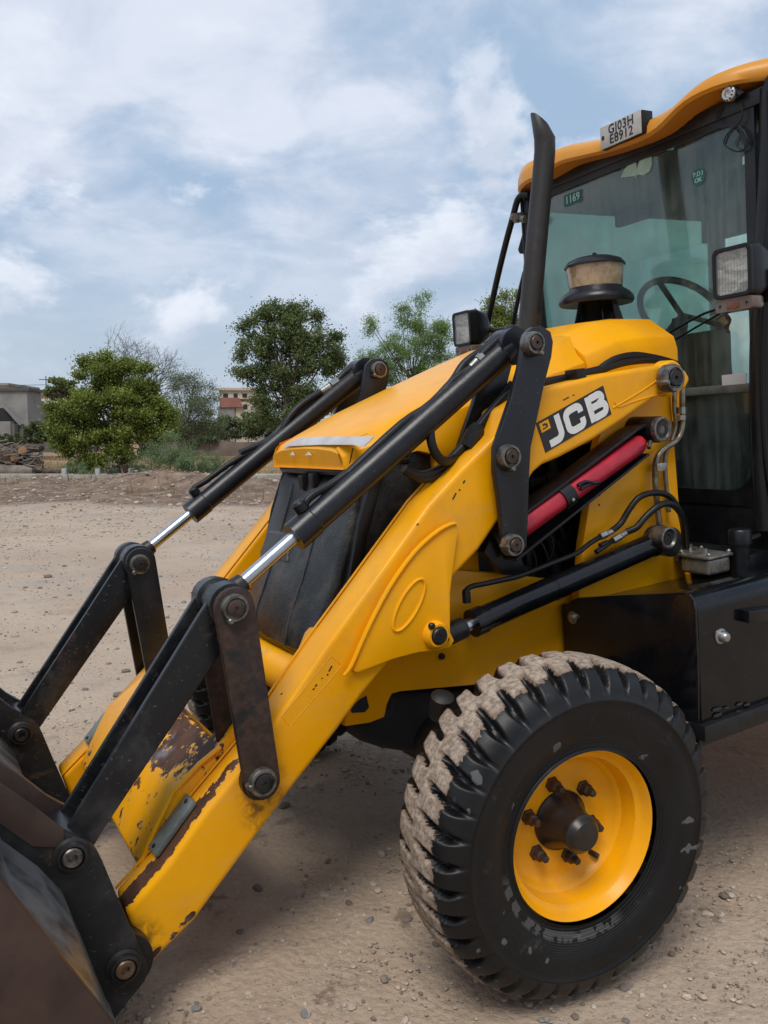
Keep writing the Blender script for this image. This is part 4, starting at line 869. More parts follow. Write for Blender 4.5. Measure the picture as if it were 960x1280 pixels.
# ---------- lift rams
for side in (-1, 1):
    yb = -.475 if side < 0 else .475
    H3 = PY(550, 795, -.475); I3 = PY(826, 676, -.475); h3 = np.array([H3[0], yb, H3[2]]); i3 = np.array([I3[0], yb, I3[2]])
    h3[0] += .03; ax = i3-h3; LL = np.linalg.norm(ax); ax /= LL; g0 = PY(588, 770, -.475); tg = (np.array([g0[0], yb, g0[2]])-h3) @ ax
    lr = part('lift_ram', MB().lathe(h3+ax*tg, ax, [(0, .024), (0, .043), (.040, .043), (.043, .039), (LL*.45-tg, .039), (LL*.45-tg, .0405), (LL*.45-tg+.05, .0405), (LL*.45-tg+.05, .039), (LL-tg-.06, .039), (LL-tg-.05, .043), (LL-tg-.03, .043), (LL-tg-.02, .03)], 36), mGloss, ang=35)
    part('piston_rod', MB().lathe(h3, ax, [(.0, .028), (.05, .028), (.055, .020), (tg+.01, .020)], 24), mChr, lr)
    part('rod_eye', MB().lathe(h3-ax*.02, ax, [(0, .034), (.075, .032)], 20), mPinB, lr)
    part('ram_eye', MB().lathe(i3+np.array([0, -.05, 0]), (0, 1, 0), [(0, .045), (.002, .050), (.10, .050)], 28), mBlk, lr)
    if side < 0:
        ie = PY(841, 673, -.56)
        part('ram_trunnion', MB().tube([(i3[0], -.475, i3[2]), (ie[0], -.50, ie[2])], .044, 20, 1), mBlk, lr)
        part('pin_collar', MB().lathe((ie[0], -.52, ie[2]), (0, -1, 0), [(-.03, .038), (.026, .036), (.028, .031), (.022, .025), (.018, .024), (.018, .001)], 32), mCol, lr)
        part('pin_cap', MB().lathe((ie[0], -.538, ie[2]), (0, -1, 0), [(0, .024), (.003, .023), (.003, .012), (-.004, .011), (-.004, .0005)], 24), mPinB, lr)
        part('feed_pipe', MB().tube([PY(a, b, -.475) for a, b in ((584,748),(583,738),(590,733),(604,730),(628,725),(652,719),(690,704),(720,692),(736,680),(750,671))], .0085, 8, 3).lathe(PY(583, 745, -.475), (0, 0, 1), [(-.02, .013), (.01, .013), (.02, .010)], 8), mHose, lr)
        for (a, b, c_, d__) in ((750, 671, 765, 664), (766, 676, 784, 665)):
            f0, f1 = PY(a, b, -.48), PY(c_, d__, -.48)
            part('hose_fitting', MB().tube([f0, f0*.5+f1*.5], .0125, 6, 1).tube([f0*.45+f1*.55, f1], .0105, 10, 1), mFit, lr)
        part('hydraulic_hose', MB().tube([PY(a, b, y) for a, b, y in ((764,664,-.48),(776,654,-.48),(787,636,-.49),(800,621,-.50),(818,616,-.50),(836,620,-.50),(848,636,-.50),(853,652,-.48),(856,672,-.46))], .0105, 12, 4), mHose, lr)
        part('hydraulic_hose', MB().tube([PY(a, b, y) for a, b, y in ((783,665,-.48),(796,659,-.50),(808,645,-.51),(824,632,-.52),(838,630,-.52),(850,640,-.51),(856,658,-.48),(858,684,-.46))], .0115, 12, 4), mHose, lr)
        part('feed_pipe', MB().tube([PY(a, b, -.475) for a, b in ((750,682),(765,676),(745,690))], .009, 8, 2), mHose, lr)
# hydraulic pipes that climb beside the tower
hp = part('steel_pipe', MB().tube([PY(a, b, -.47) for a, b in ((853,486),(853,509),(853,531),(847,549),(830,561),(821,573),(819,590),(820,615),(824,655))], .0105, 12, 4), mZinc)
part('steel_pipe', MB().tube([PY(a, b, -.455) for a, b in ((843,488),(843,512),(845,531),(840,550),(833,564),(831,580),(833,610),(836,640))], .0080, 12, 4), mZinc)
part('pipe_fitting', MB().tube([PY(852, 509, -.47), PY(852, 517, -.47)], .016, 8, 1).tube([PY(852, 519, -.47), PY(852, 525, -.47)], .017, 6, 1), mFit, hp)
part('pipe_clamp', MB().prism(XZ([(821,579),(834,578),(834,588),(822,590)], -.485), -.486, -.46), mFit, hp, bevel=.004)
part('valve_elbow', MB().lathe(PY(862, 694, -.46), (0, 0, 1), [(-.035, .016), (.02, .016), (.025, .012), (.04, .012)], 8).lathe(PY(848, 690, -.46), (0, 0, 1), [(-.03, .013), (.03, .013)], 8).lathe(PY(848, 692, -.46), (1, 0, 0), [(0, .013), (.09, .013)], 8), mZinc, hp)
part('grease_nipple', MB().tube([PY(843, 487, -.545), PY(843, 494, -.545)], .008, 8, 1), mFit, nearArm)
# hose bundle over the near arm
hb = part('hose_clamp', MB().prism(XZ([(716,462),(728,460),(730,474),(718,476)], -.50), -.515, -.46), mHose, nearArm, bevel=.005)
for pts, r in ((((505,586),(514,592),(530,594),(550,586),(565,572),(580,556),(596,536),(612,516),(632,494),(652,482),(680,478),(705,473),(724,468),(750,462),(775,454),(800,450),(826,450),(846,456)), .0135),
               (((512,592),(532,600),(556,590),(572,578),(588,556),(604,532),(622,508),(640,490),(660,483),(690,480),(724,471),(745,464),(766,450),(790,444),(812,446),(836,452),(852,462)), .0115)):
    part('hydraulic_hose', MB().tube([PY(a, b, -.455) for a, b in pts], r, 12, 3), mHose, nearArm)
part('hose_sleeve', MB().tube([PY(a, b, -.46) for a, b in ((583,560),(592,542),(598,534))], [.024, .026, .022], 8, 2), mHose, nearArm)

# ---------- hood
ZL = lambda x: 1.445+(1.765-1.445)*(min(x, .80)+.15)/(1.04)
def hood_ring(x, zt, zs, zb, wt, ws, wb):       # half section mirrored: top flat, shoulder, side bottom
    h = [(wb, zb), (ws, zs), (ws-.035, zs+.030), (wt+.05, zt-.010), (wt, zt), (wt*.5, zt+.006)]
    return [(x, a, b) for a, b in h]+[(x, 0, zt+.008)]+[(x, -a, b) for a, b in h[::-1]]
secs = [hood_ring(-.205, 1.372, 1.362, 1.352, .20, .262, .265), hood_ring(-.215, 1.412, 1.392, 1.356, .20, .272, .276), hood_ring(-.190, 1.438, 1.405, 1.356, .21, .290, .292),
        hood_ring(-.12, 1.468, 1.425, 1.37, .22, .318, .325), hood_ring(0, 1.515, 1.460, 1.392, .235, .34, .352),
        hood_ring(.25, 1.600, 1.530, 1.32, .25, .36, .372), hood_ring(.50, 1.682, 1.590, 1.34, .26, .375, .385), hood_ring(.655, 1.728, 1.625, 1.36, .265, .38, .39)]
hood = part('hood', MB().loft(secs), mYel, bevel=.006, ang=28)
def ring2(x, dz=0, dw=0):
    h = [(.392+dw, 1.40), (.390+dw, 1.655+dz), (.375+dw, 1.700+dz), (.27+dw, 1.772+dz), (.20, 1.782+dz), (.1, 1.784+dz)]
    return [(x, a, b) for a, b in h]+[(x, 0, 1.785+dz)]+[(x, -a, b) for a, b in h[::-1]]
secs = [ring2(.660, -.052, -.002), ring2(.70, -.040, 0), ring2(.80, -.008, .004), ring2(.95, .004, .002), ring2(1.09, .002, -.004)]
part('rear_cowl', MB().loft(secs), mYel, bevel=.008, ang=28)
part('hood_sticker', MB().poly3([PL(a, b, (-.215, 1.428), (-.14, 1.476)) for a, b in ((354,558),(374,549),(400,547),(467,547),(455,559),(441,556),(400,556))], (.002, 0, .0035)), simple('torn_white_sticker', (.52, .52, .53), .45, 0, .25, 9, (.42, .38, .35)), hood)
part('nose_hole', MB().poly3([PX(a, b, -.2185) for a, b in ((362,569),(365,565),(368,569))], (.002, 0, 0)).poly3([PX(a, b, -.2185) for a, b in ((381,569),(385,565),(389,569))], (.002, 0, 0)), mWhite, hood)
part('nose_seam', MB().tube([PX(441, 560, -.2185), PX(439, 571, -.2185), PX(437, 579, -.2185)], .0018, 5, 1), mDecal, hood)
# grille: leaning front mesh, side mesh panels
m, t = newmat('black_grille_mesh'); co = objco(t)
wv = t.new('ShaderNodeTexVoronoi', ins={'Vector': t.scalev(co, (1, 1, 1)), 'Scale': 190.}).outputs['Distance']
n_ = t.noise(co, 6, 6, .7, .5)
c0 = t.mix(t.ss(n_, .42, .75), (.008, .0085, .009), (.060, .057, .052)); c0 = t.mix(t.math('MULTIPLY', t.ss(wv, .36, .16), .55), c0, (.003, .003, .003))
zc = t.new('ShaderNodeSeparateXYZ', ins={0: co}).outputs[2]
c0 = t.mix(t.math('MULTIPLY', t.ss(t.noise(co, 9, 6, .7), .52, .66), t.ss(zc, 1.15, .85)), c0, (.075, .045, .032))
finish(t, principled(t, c0, .36, normal=bump(t, t.math('ADD', wv, t.math('MULTIPLY', t.noise(co, 7, 4, .6), 4.)), .4, .002), spec=.5)); mMesh = m
FG = [(-.172, 1.335), (-.192, 1.30), (-.205, 1.255), (-.235, 1.18), (-.30, 1.02), (-.36, .90), (-.385, .83), (-.36, .80)]
def gsec(i, p):
    wgt = [.285, .295, .300, .306, .308, .300, .285, .26][i]; b = [.0, .012, .014, .016, .018, .016, .01, .0][i]
    return [(p[0]+.02, wgt, p[1]), (p[0], wgt-.012, p[1]), (p[0]-b, wgt*.45, p[1]), (p[0]-b-.004, 0, p[1]), (p[0]-b, -wgt*.45, p[1]), (p[0], -wgt+.012, p[1]), (p[0]+.02, -wgt, p[1]), (p[0]+.12, -wgt+.02, p[1]), (p[0]+.12, wgt-.02, p[1])]
grille = part('radiator_grille', MB().loft([gsec(i, p) for i, p in enumerate(FG)]), mMesh, bevel=.008, seg=2, ang=35)
for ys_ in (-.135, .135, 0.):   # moulded ribs
    part('grille_rib', MB().tube([(p[0]-[.0,.012,.014,.016,.018,.016,.01,.0][i]-.001, ys_, p[1]) for i, p in enumerate(FG[1:7], 1)], .003, 6, 1), mMesh, grille)
part('grille_recess', MB().poly3([PL(a, b, (-.252, 1.18), (-.318, 1.02)) for a, b in ((338,663),(365,665),(362,700),(328,690))], (-.012, 0, -.005)), mMesh, grille, bevel=.006)
for a, b in ((381,600),(394,598)):
    c0 = PX(a, b, -.205); part('grille_latch', MB().box(c0-[.02, .022, .03], c0+[.01, .014, .018]), mPlas, grille, bevel=.006)
part('nose_seal', MB().tube([(-.16, .27, 1.348), (-.19, .24, 1.348), (-.195, 0, 1.347), (-.19, -.24, 1.348), (-.165, -.275, 1.35), (-.02, -.325, 1.37)], .014, 8, 3), mPlas, hood)
SIDEP = [(-.15, 1.345), (.0, 1.40), (.06, 1.40), (.06, 1.0), (-.05, .82), (-.32, .82), (-.27, 1.0)]
for sgn in (-1, 1):
    sp_ = part('side_grille', MB().prism(SIDEP, *sorted((sgn*.285, sgn*.325))), mMesh, bevel=.006)
    part('side_grille_bar', MB().prism([(-.215, 1.20), (-.150, 1.345), (-.110, 1.345), (-.19, 1.15), (-.27, .83), (-.325, .83)], *sorted((sgn*.326, sgn*.345))), mPlas, sp_, bevel=.008)
    part('side_panel', MB().prism([(.061, 1.42), (.061, .86), (.20, .86), (.20, 1.45)], *sorted((sgn*.30, sgn*.345))), mYel, bevel=.006)
    part('engine_side_cover', MB().prism([(.80, .87), (.60, .87), (.60, 1.38), (1.08, 1.42), (1.08, .87)], *sorted((sgn*.28, sgn*.33))), mBlk, bevel=.006)

# ---------- exhaust stack and air pre-cleaner
p0, p1 = PY(659, 430, .09), PY(681, 190, .07)
ex = MB(); pts = [p0+[0, 0, -.12], p0, p0*.5+p1*.5, p1, p1+(p1-p0)*.06+[-.004, 0, 0]]; d1 = (p1-p0)/np.linalg.norm(p1-p0)
tip = PY(680, 166, .07); ex.tube([p0-d1*.12, p0, p0*.7+p1*.3, p0*.3+p1*.7, p1, tip], [.040, .0385, .0375, .0365, .036, .036], 28, 2, caps=False)
nring = len(ex.v)//28
# slanted mouth: pull the last ring to an oblique, slightly curled cut
for k in range(28):
    i = len(ex.v)-28+k; v_ = np.array(ex.v[i]); c_ = tip
    s_ = (v_-c_)[0]*.6-(v_-c_)[1]*.3
    ex.v[i] = tuple(v_+d1*(.040-s_*1.5)+np.array([-.024, 0, 0]))
inner = []
stack = part('exhaust_stack', ex, blackpaint('heat_worn_black_pipe', (.020, .018, .018), rust=.12, dust=.35, rough=.5), ang=50)
sm_ = stack.modifiers.new('wall', 'SOLIDIFY'); sm_.thickness = .004; sm_.offset = -1
part('heat_mark', MB().tube([p0-d1*.06, p0-d1*.02], .041, 28, 1), mBlk, stack)

bc = PY(747, 412, -.05); bc[0] = 1.03; bz = 1.775
ctr = PX(747, 411, 1.03); cx0, cy0, cz0 = ctr
axz = (.03, 0, 1)
pc_ = part('precleaner_neck', MB().lathe((cx0, cy0, cz0-.01), axz, [(0, .077), (.022, .076), (.030, .070), (.100, .058), (.112, .056)], 32), mGloss)
pre = part('air_precleaner', MB().lathe((cx0, cy0, cz0+.098), axz, [(0, .056), (-.006, .136), (.004, .141), (.016, .139), (.034, .124), (.048, .102), (.056, .098), (.056, .05)], 40), mBlkS, label='black mushroom air pre-cleaner with a dusty brown bowl', ang=40)
m, t = newmat('dusty_clear_bowl'); co = objco(t); nz = t.noise(co, 22, 5, .65, .5)
c0 = t.mix(t.ss(nz, .35, .68), (.40, .31, .20), (.20, .135, .075)); finish(t, principled(t, c0, .18, coat=.6))
part('dust_bowl', MB().lathe((cx0, cy0, cz0+.150), axz, [(0, .094), (.004, .099), (.078, .108), (.082, .108)], 40), m, pre)
part('bowl_cap', MB().lathe((cx0, cy0, cz0+.231), axz, [(0, .108), (0, .114), (.006, .114), (.022, .100), (.034, .070), (.040, .030), (.040, .008), (.052, .008), (.054, .004)], 40), mBlkS, pre)
for k in range(5):
    a = k*2*PI/5+.4; part('neck_rib', MB().prism([(0, 0), (.0, .10), (.02, .10), (.05, 0)], -.002, .002), mGloss, pc_)
    o = [c for c in pc_.children][-1]; o.location = (cx0+.055*math.cos(a), cy0+.055*math.sin(a), cz0+.0); o.rotation_euler = (0, 0, a)

# ---------- cab
XW = 1.25
def wsx(z): return 1.255
cabm = mBlk
roofx = 1.13
def roofz(y):      # lower outer thirds, raised brow over each side
    a = abs(y); k = 1/(1+math.exp(-(a-.36)/.035)); return 2.492+.048*k-.03*max(0, (a-.62)/.12)
def rset(y): return roofx+.20*(max(0, abs(y)-.40)/.30)**2
def rsolve(pts):
    out = []
    for a, b_ in pts:
        y = 0.
        for _ in range(40): p = PX(a, b_, rset(y)); y = .6*y+.4*max(-.75, min(.75, p[1]))
        out.append((y, PX(a, b_, rset(y))[2]))
    return sorted(out)
rtop = rsolve([(668,197),(693,185),(752,175),(806,150),(835,135),(860,110),(893,89),(960,72)]); rlow = rsolve([(672,222),(698,204),(756,191),(797,177),(822,164),(843,139),(868,122),(914,104),(960,100)])
def itp(tab, y): return float(np.interp(y, [q_[0] for q_ in tab], [q_[1] for q_ in tab]))
NYR = 45; ysn = [-.70+1.40*i/(NYR-1) for i in range(NYR)]
zt_ = [itp(rtop, y) for y in ysn]; zl_ = [min(itp(rlow, y), zt-.028) for y, zt in zip(ysn, zt_)]
for _ in range(2): zt_ = [zt_[0]]+[(zt_[i-1]+zt_[i]*2+zt_[i+1])/4 for i in range(1, NYR-1)]+[zt_[-1]]; zl_ = [zl_[0]]+[(zl_[i-1]+zl_[i]*2+zl_[i+1])/4 for i in range(1, NYR-1)]+[zl_[-1]]
fx_ = lambda y, d: rset(y)+d
secs = [[(fx_(y, .012), y, a) for y, a in zip(ysn, zl_)], [(fx_(y, .0), y, a+.010) for y, a in zip(ysn, zl_)], [(fx_(y, .004), y, a*.4+b_*.6) for y, a, b_ in zip(ysn, zl_, zt_)], [(fx_(y, .020), y, b_) for y, b_ in zip(ysn, zt_)],
        [(fx_(y, .07), y, b_+.018) for y, b_ in zip(ysn, zt_)], [(1.45, y, 2.55*.6+.4*b_) for y, b_ in zip(ysn, zt_)], [(2.0, y*.99, 2.585) for y in ysn], [(2.66, y*.98, 2.56) for y in ysn]]
vs = [p for s_ in secs for p in s_]; n = NYR; fs = [(i*n+k, i*n+k+1, (i+1)*n+k+1, (i+1)*n+k) for i in range(len(secs)-1) for k in range(n-1)]
low = [[(fx_(y, .012), y, a) for y, a in zip(ysn, zl_)], [(fx_(y, .05), y, a+.006) for y, a in zip(ysn, zl_)], [(1.42, y*.98, 2.452) for y in ysn], [(2.66, y*.98, 2.47) for y in ysn]]
o_ = len(vs); vs += [p for s_ in low for p in s_]; fs += [(o_+i*n+k, o_+(i+1)*n+k, o_+(i+1)*n+k+1, o_+i*n+k+1) for i in range(3) for k in range(n-1)]
for e in (0, n-1): fs.append(tuple([i*n+e for i in range(len(secs))]+[o_+i*n+e for i in (3, 2, 1)]))
fs.append(tuple([(len(secs)-1)*n+k for k in range(n)]+[o_+3*n+k for k in range(n-1, -1, -1)]))
roof = part('cab_roof', MB().add(vs, fs), mRoof, ang=50)
# frame of the cab: windscreen surround, pillars, sills
cab = part('cab_frame', MB().prism([(XW-.01, 2.47), (XW+.05, 2.47), (XW+.05, 2.40), (XW-.01, 2.42)], -.66, .575), cabm, bevel=.006)
def pillar(name, pts, r, n=10, mat=None, par=None): return part(name, MB().tube(pts, r, n, 4), mat or mBlk, par or cab)
for sg in (-1, .875):
    pillar('front_pillar', [(XW+.01, sg*.655, 2.46), (XW+.005, sg*.645, 2.2), (XW, sg*.62, 1.9), (XW, sg*.595, 1.6), (XW, sg*.59, 1.3), (XW, sg*.60, 1.0)], .034, 12)
    pillar('door_edge', [(XW+.05, sg*.70, 2.46), (XW+.04, sg*.685, 2.2), (XW+.04, sg*.66, 1.9), (XW+.04, sg*.64, 1.6), (XW+.05, sg*.64, 1.3), (XW+.07, sg*.65, 1.0)], .026, 10)
    pillar('pillar_hose', [(XW-.02, sg*.672, 2.44), (XW-.02, sg*.668, 2.1), (XW-.03, sg*.64, 1.8), (XW-.03, sg*.625, 1.5), (XW-.02, sg*.63, 1.2), (XW, sg*.66, 1.02)], .010, 8, mHose)
    pillar('rear_pillar', [(XW+1.28, sg*.68, 2.46), (XW+1.30, sg*.70, 1.7), (XW+1.30, sg*.70, 1.0)], .045, 10)
    pillar('roof_rail', [(XW, sg*.67, 2.47), (XW+.6, sg*.70, 2.48), (XW+1.28, sg*.68, 2.46)], .035, 10)
    part('door_sill', MB().box((XW+.03, sg*.70-.035, .90), (XW+1.33, sg*.70+.035, 1.10)), mBlk, cab, bevel=.01)
    part('door_glass', MB().box((XW+.06, sg*.685-.003, 1.10), (XW+1.27, sg*.685+.003, 2.44)), mGlassB, cab, flat=True)
    pillar('door_rail', [(XW+.06, sg*.665, 1.50), (XW+.6, sg*.675, 1.50), (XW+1.27, sg*.675, 1.50)], .014, 8)
# front wall below the glass
part('cab_front_wall', MB().box((XW+.0, -.62, .90), (XW+.045, .62, 1.105)), mBlk, cab, bevel=.008)
part('windscreen_frame', MB().box((XW+.0, -.60, 1.08), (XW+.03, -.57, 2.34)).box((XW+.0, .545, 1.08), (XW+.03, .575, 2.34)), mBlk, cab, bevel=.004)
ws = part('windscreen', MB().box((XW+.010, -.60, 1.09), (XW+.016, .575, 2.44)), mGlass, cab, flat=True, label='dusty tinted windscreen with stickers at its top edge')
# lower corner panes have rounded black borders
def rrect(y0, z0, y1, z1, r, n=6):
    out = []
    for cx, cz, a0 in ((y1-r, z0+r, -90), (y1-r, z1-r, 0), (y0+r, z1-r, 90), (y0+r, z0+r, 180)):
        for k in range(n+1): a = R_(a0+90*k/n); out.append((cx+r*math.cos(a), cz+r*math.sin(a)))
    return out
def frame_yz(outer, inner, x0, x1):       # both lists same length
    n = len(outer); mb = MB()
    mb.add([(x0, a, b) for a, b in outer]+[(x0, a, b) for a, b in inner]+[(x1, a, b) for a, b in outer]+[(x1, a, b) for a, b in inner],
           [f for i in range(n) for j in [(i+1) % n] for f in ((i, j, n+j, n+i), (2*n+i, 3*n+i, 3*n+j, 2*n+j), (i, 2*n+i, 2*n+j, j), (n+i, n+j, 3*n+j, 3*n+i))]); return mb
part('lower_pane_border', frame_yz(rrect(-.60, 1.08, .575, 2.45, .03), rrect(-.560, 1.135, .545, 2.395, .10), XW-.004, XW+.009), mBlk, ws)
part('glass_divider', MB().box((XW+.0, -.585, 1.485), (XW+.0095, -.20, 1.515)), mGreyP, ws, bevel=.003)
part('white_sticker', MB().poly3([PX(a, b, XW+.0005) for a, b in ((902,469),(933,466),(932,486),(903,490))], (.003, 0, 0)), mWhite, ws)
mTeal = simple('teal_sticker', (.10, .42, .38), .6, 0, .2, 20, (.30, .62, .55)); mTealD = simple('dark_teal_sticker', (.02, .13, .125), .6, 0, .2, 20)
mPaper = simple('faded_paper_sticker', (.36, .60, .54), .6, 0, .2, 15, (.50, .72, .64))
def stk(nm, pts, mt, x=XW+.008): return part(nm, MB().poly3([PX(a, b, x) for a, b in pts], (.0015, 0, 0)), mt, ws)
stk('torn_sticker', ((776,222),(780,212),(786,205),(790,198),(795,203),(796,212),(793,220),(785,221)), mPaper)
stk('torn_sticker', ((797,218),(793,223),(799,201),(806,197),(814,193),(815,205),(812,214),(804,219)), mPaper)
stk('sticker_top', ((786,205),(788,199),(794,197),(795,203)), mTeal, XW+.0065)
stk('sticker_top', ((800,200),(801,194),(812,190),(813,197)), mTeal, XW+.0065)
stk('small_sticker', ((928,196),(940,192),(940,202),(928,206)), mPaper)
stk('small_sticker', ((833,181),(843,179),(842,187),(834,188)), mTeal)
cs = PX(873, 221, XW+.008); part('round_sticker', MB().lathe(cs, (1, 0, 0), [(0, .030), (.0015, .030)], 20), mTealD, ws)
def text_mesh(name, txt, size, mat, parent, origin, xdir, ydir, ext=.0006, font_space=1.0, wx=1.0, shear=0):
    cu = bpy.data.curves.new(name, 'FONT'); cu.body = txt; cu.size = size; cu.extrude = ext; cu.align_x = 'CENTER'; cu.align_y = 'CENTER'; cu.space_character = font_space; cu.resolution_u = 3
    cu.offset = size*.012
    tmp = bpy.data.objects.new('t', cu); COL.objects.link(tmp); bpy.context.view_layer.update()
    me = bpy.data.meshes.new_from_object(tmp.evaluated_get(bpy.context.evaluated_depsgraph_get())); bpy.data.objects.remove(tmp)
    xd = np.array(xdir, float); xd /= np.linalg.norm(xd); yd = np.array(ydir, float); yd -= xd*(yd @ xd); yd /= np.linalg.norm(yd); zd = np.cross(xd, yd)
    co_ = np.empty(len(me.vertices)*3, np.float32); me.vertices.foreach_get('co', co_); co_ = co_.reshape(-1, 3)
    nc = np.array(origin)+co_[:, :1]*wx*xd+co_[:, 1:2]*yd+co_[:, 2:3]*zd
    me.vertices.foreach_set('co', nc.astype(np.float32).ravel()); me.update(); me.materials.clear(); me.materials.append(mat); me.name = name
    o = bpy.data.objects.new(name, me); COL.objects.link(o); o.parent = parent; return o
text_mesh('sticker_lettering', 'P.D.I', .022, mPaper, ws, cs+[-.002, 0, .009], (0, -1, 0), (0, 0, 1))
text_mesh('sticker_lettering', 'OK', .022, mPaper, ws, cs+[-.002, 0, -.012], (0, -1, 0), (0, 0, 1))
s1 = PX(716, 248, XW+.008)
part('number_sticker', MB().box(s1-[0, .055, .024], s1+[.0015, .055, .024]), mTealD, ws)
text_mesh('sticker_digits', '1169', .045, mPaper, ws, s1+[-.002, 0, 0], (0, -1, 0), (0, 0, 1))
# wiper
part('wiper_arm', MB().tube([PX(a, b, XW-.012) for a, b in ((826,422),(850,408),(880,392),(905,384))], .005, 6, 2), mPlas, ws)
part('wiper_blade', MB().tube([PX(a, b, XW-.006) for a, b in ((845,424),(872,408),(900,392))], .004, 6, 1), mPlas, ws)
# number plate on the roof brow
pc4 = [PX(a, b, 1.112) for a, b in ((752,188),(800,166),(803,138),(752,158))]
yL, yR = PX(752, 170, 1.112)[1], PX(802, 150, 1.112)[1]; zc_ = PX(777, 163, 1.112)[2]; pw, ph = abs(yR-yL)/2, .040
pcy = (yL+yR)/2
plate = part('number_plate', MB().box((1.105, pcy-pw, zc_-ph), (1.112, pcy+pw, zc_+ph)), simple('plate_white', (.50, .49, .47), .5, 0, .2, 30), label='small white number plate lettered GJ03H E8912', bevel=.0015)
part('plate_backing', MB().box((1.1125, pcy-pw-.004, zc_-ph), (1.165, pcy+pw+.004, zc_+ph)), mPlas, plate, bevel=.003)
text_mesh('plate_lettering', 'GJ03H', .046, mDecal, plate, (1.1045, pcy-.006, zc_+.018), (0, -1, 0), (0, 0, 1), wx=.98, font_space=1.06)
text_mesh('plate_lettering', 'E8912', .046, mDecal, plate, (1.1045, pcy-.006, zc_-.018), (0, -1, 0), (0, 0, 1), wx=.98, font_space=1.06)
part('plate_emblem', MB().box((1.1035, pcy+pw-.020, zc_-.008), (1.1052, pcy+pw-.008, zc_+.006)), mPinB, plate)
# round work lamp under the roof with loose wires
lc = PX(910, 117, 1.20)
lamp = part('work_lamp', MB().lathe(lc, (-1, -.15, -.1), [(-.03, .014), (-.02, .024), (0, .024), (.004, .020), (.004, .012), (-.004, .010), (-.006, .0005)], 24), simple('bright_lamp_metal', (.70, .70, .70), .25, .6, .3, 60), label='small round chrome work lamp hanging on loose wires')
for k in range(12):
    a = k*PI/6; q_ = lc+np.array([-.006, math.cos(a)*.022, math.sin(a)*.022]); part('lamp_bezel_tooth', MB().box(q_-[.003, .002, .002], q_+[.002, .002, .002]), mPinB, lamp)
part('lamp_bracket', MB().tube([PX(920, 112, 1.22), PX(927, 120, 1.22)], .012, 8, 1), mPlas, lamp)
for pts in (((902,134),(896,145),(898,153)), ((925,128),(928,145),(922,156),(912,164),(905,178),(914,187),(926,189),(934,180),(930,165),(921,157)), ((922,158),(912,168),(907,180)), ((924,160),(930,172),(933,182),(926,175))):
    part('lamp_wire', MB().tube([PX(a, b, 1.23) for a, b in pts], .0028, 6, 4), mHose, lamp)
# interior
part('cab_floor', MB().box((XW+.05, -.64, .95), (XW+1.3, .64, 1.0)), mInt, cab)
part('dashboard', MB().prism([(XW+.06, 1.05), (XW+.06, 1.50), (XW+.14, 1.63), (XW+.24, 1.60), (XW+.30, 1.05)], -.30, .50), mInt, cab, bevel=.02)
part('instrument_pod', MB().lathe((XW+.16, -.02, 1.60), (0, 1, 0), [(-.13, .06), (-.10, .11), (.10, .11), (.13, .06)], 24), mInt, cab)
part('side_console', MB().box((XW+.045, -.36, 1.52), (XW+.16, -.24, 1.72)), simple('brown_stained_panel', (.065, .032, .020), .35, 0, .4, 9), cab, bevel=.012)
part('steering_column', MB().tube([(XW+.18, .0, 1.35), (XW+.30, .0, 1.80)], .035, 12, 1), mInt, cab)
ringp = []; wc = np.array([XW+.31, 0., 1.82])
for k in range(37):
    a = 2*PI*k/36; ringp.append(wc+np.array([-.10*math.sin(a)*0, 0, 0])+np.array([math.cos(a)*-.13, math.sin(a)*.19, math.cos(a)*.14]))
stw = part('steering_wheel', MB().tube(ringp, .014, 10, 1, caps=False), mIntG, cab)
for a in (0, 2.1, 4.2): part('wheel_spoke', MB().tube([wc, wc+np.array([math.cos(a)*-.13, math.sin(a)*.19, math.cos(a)*.14])], .012, 6, 1), mPlas, cab)
seat = part('driver_seat', MB().box((XW+.62, -.25, 1.35), (XW+1.05, .25, 1.50)), mIntG, cab, bevel=.04, seg=3)
part('seat_back', MB().prism([(XW+1.0, 1.45), (XW+1.12, 2.05), (XW+1.20, 2.03), (XW+1.12, 1.40)], -.23, .23), mIntG, cab, bevel=.03, seg=3)
part('headrest', MB().box((XW+1.12, -.12, 2.06), (XW+1.20, .12, 2.24)), mIntG, cab, bevel=.03, seg=3)
part('seat_base', MB().box((XW+.70, -.18, 1.0), (XW+1.0, .18, 1.35)), mInt, cab, bevel=.01)
part('cab_rear_wall', MB().box((XW+1.27, -.68, .95), (XW+1.31, .68, 1.45)), mInt, cab)
part('rear_window_frame', MB().box((XW+1.27, -.68, 2.28), (XW+1.31, .68, 2.46)).box((XW+1.27, -.04, 1.45), (XW+1.31, .04, 2.28)), mInt, cab)
part('roof_lining', MB().box((XW+.05, -.66, 2.39), (XW+1.28, .66, 2.43)), mInt, cab)
part('inner_mirror', MB().box((XW+.10, -.05, 2.20), (XW+.13, .15, 2.27)), mPlas, cab, bevel=.01)
part('fire_bottle', MB().lathe((XW+.9, .52, 1.45), (0, 0, 1), [(0, .05), (.30, .05), (.36, .02)], 16), mInt, cab)
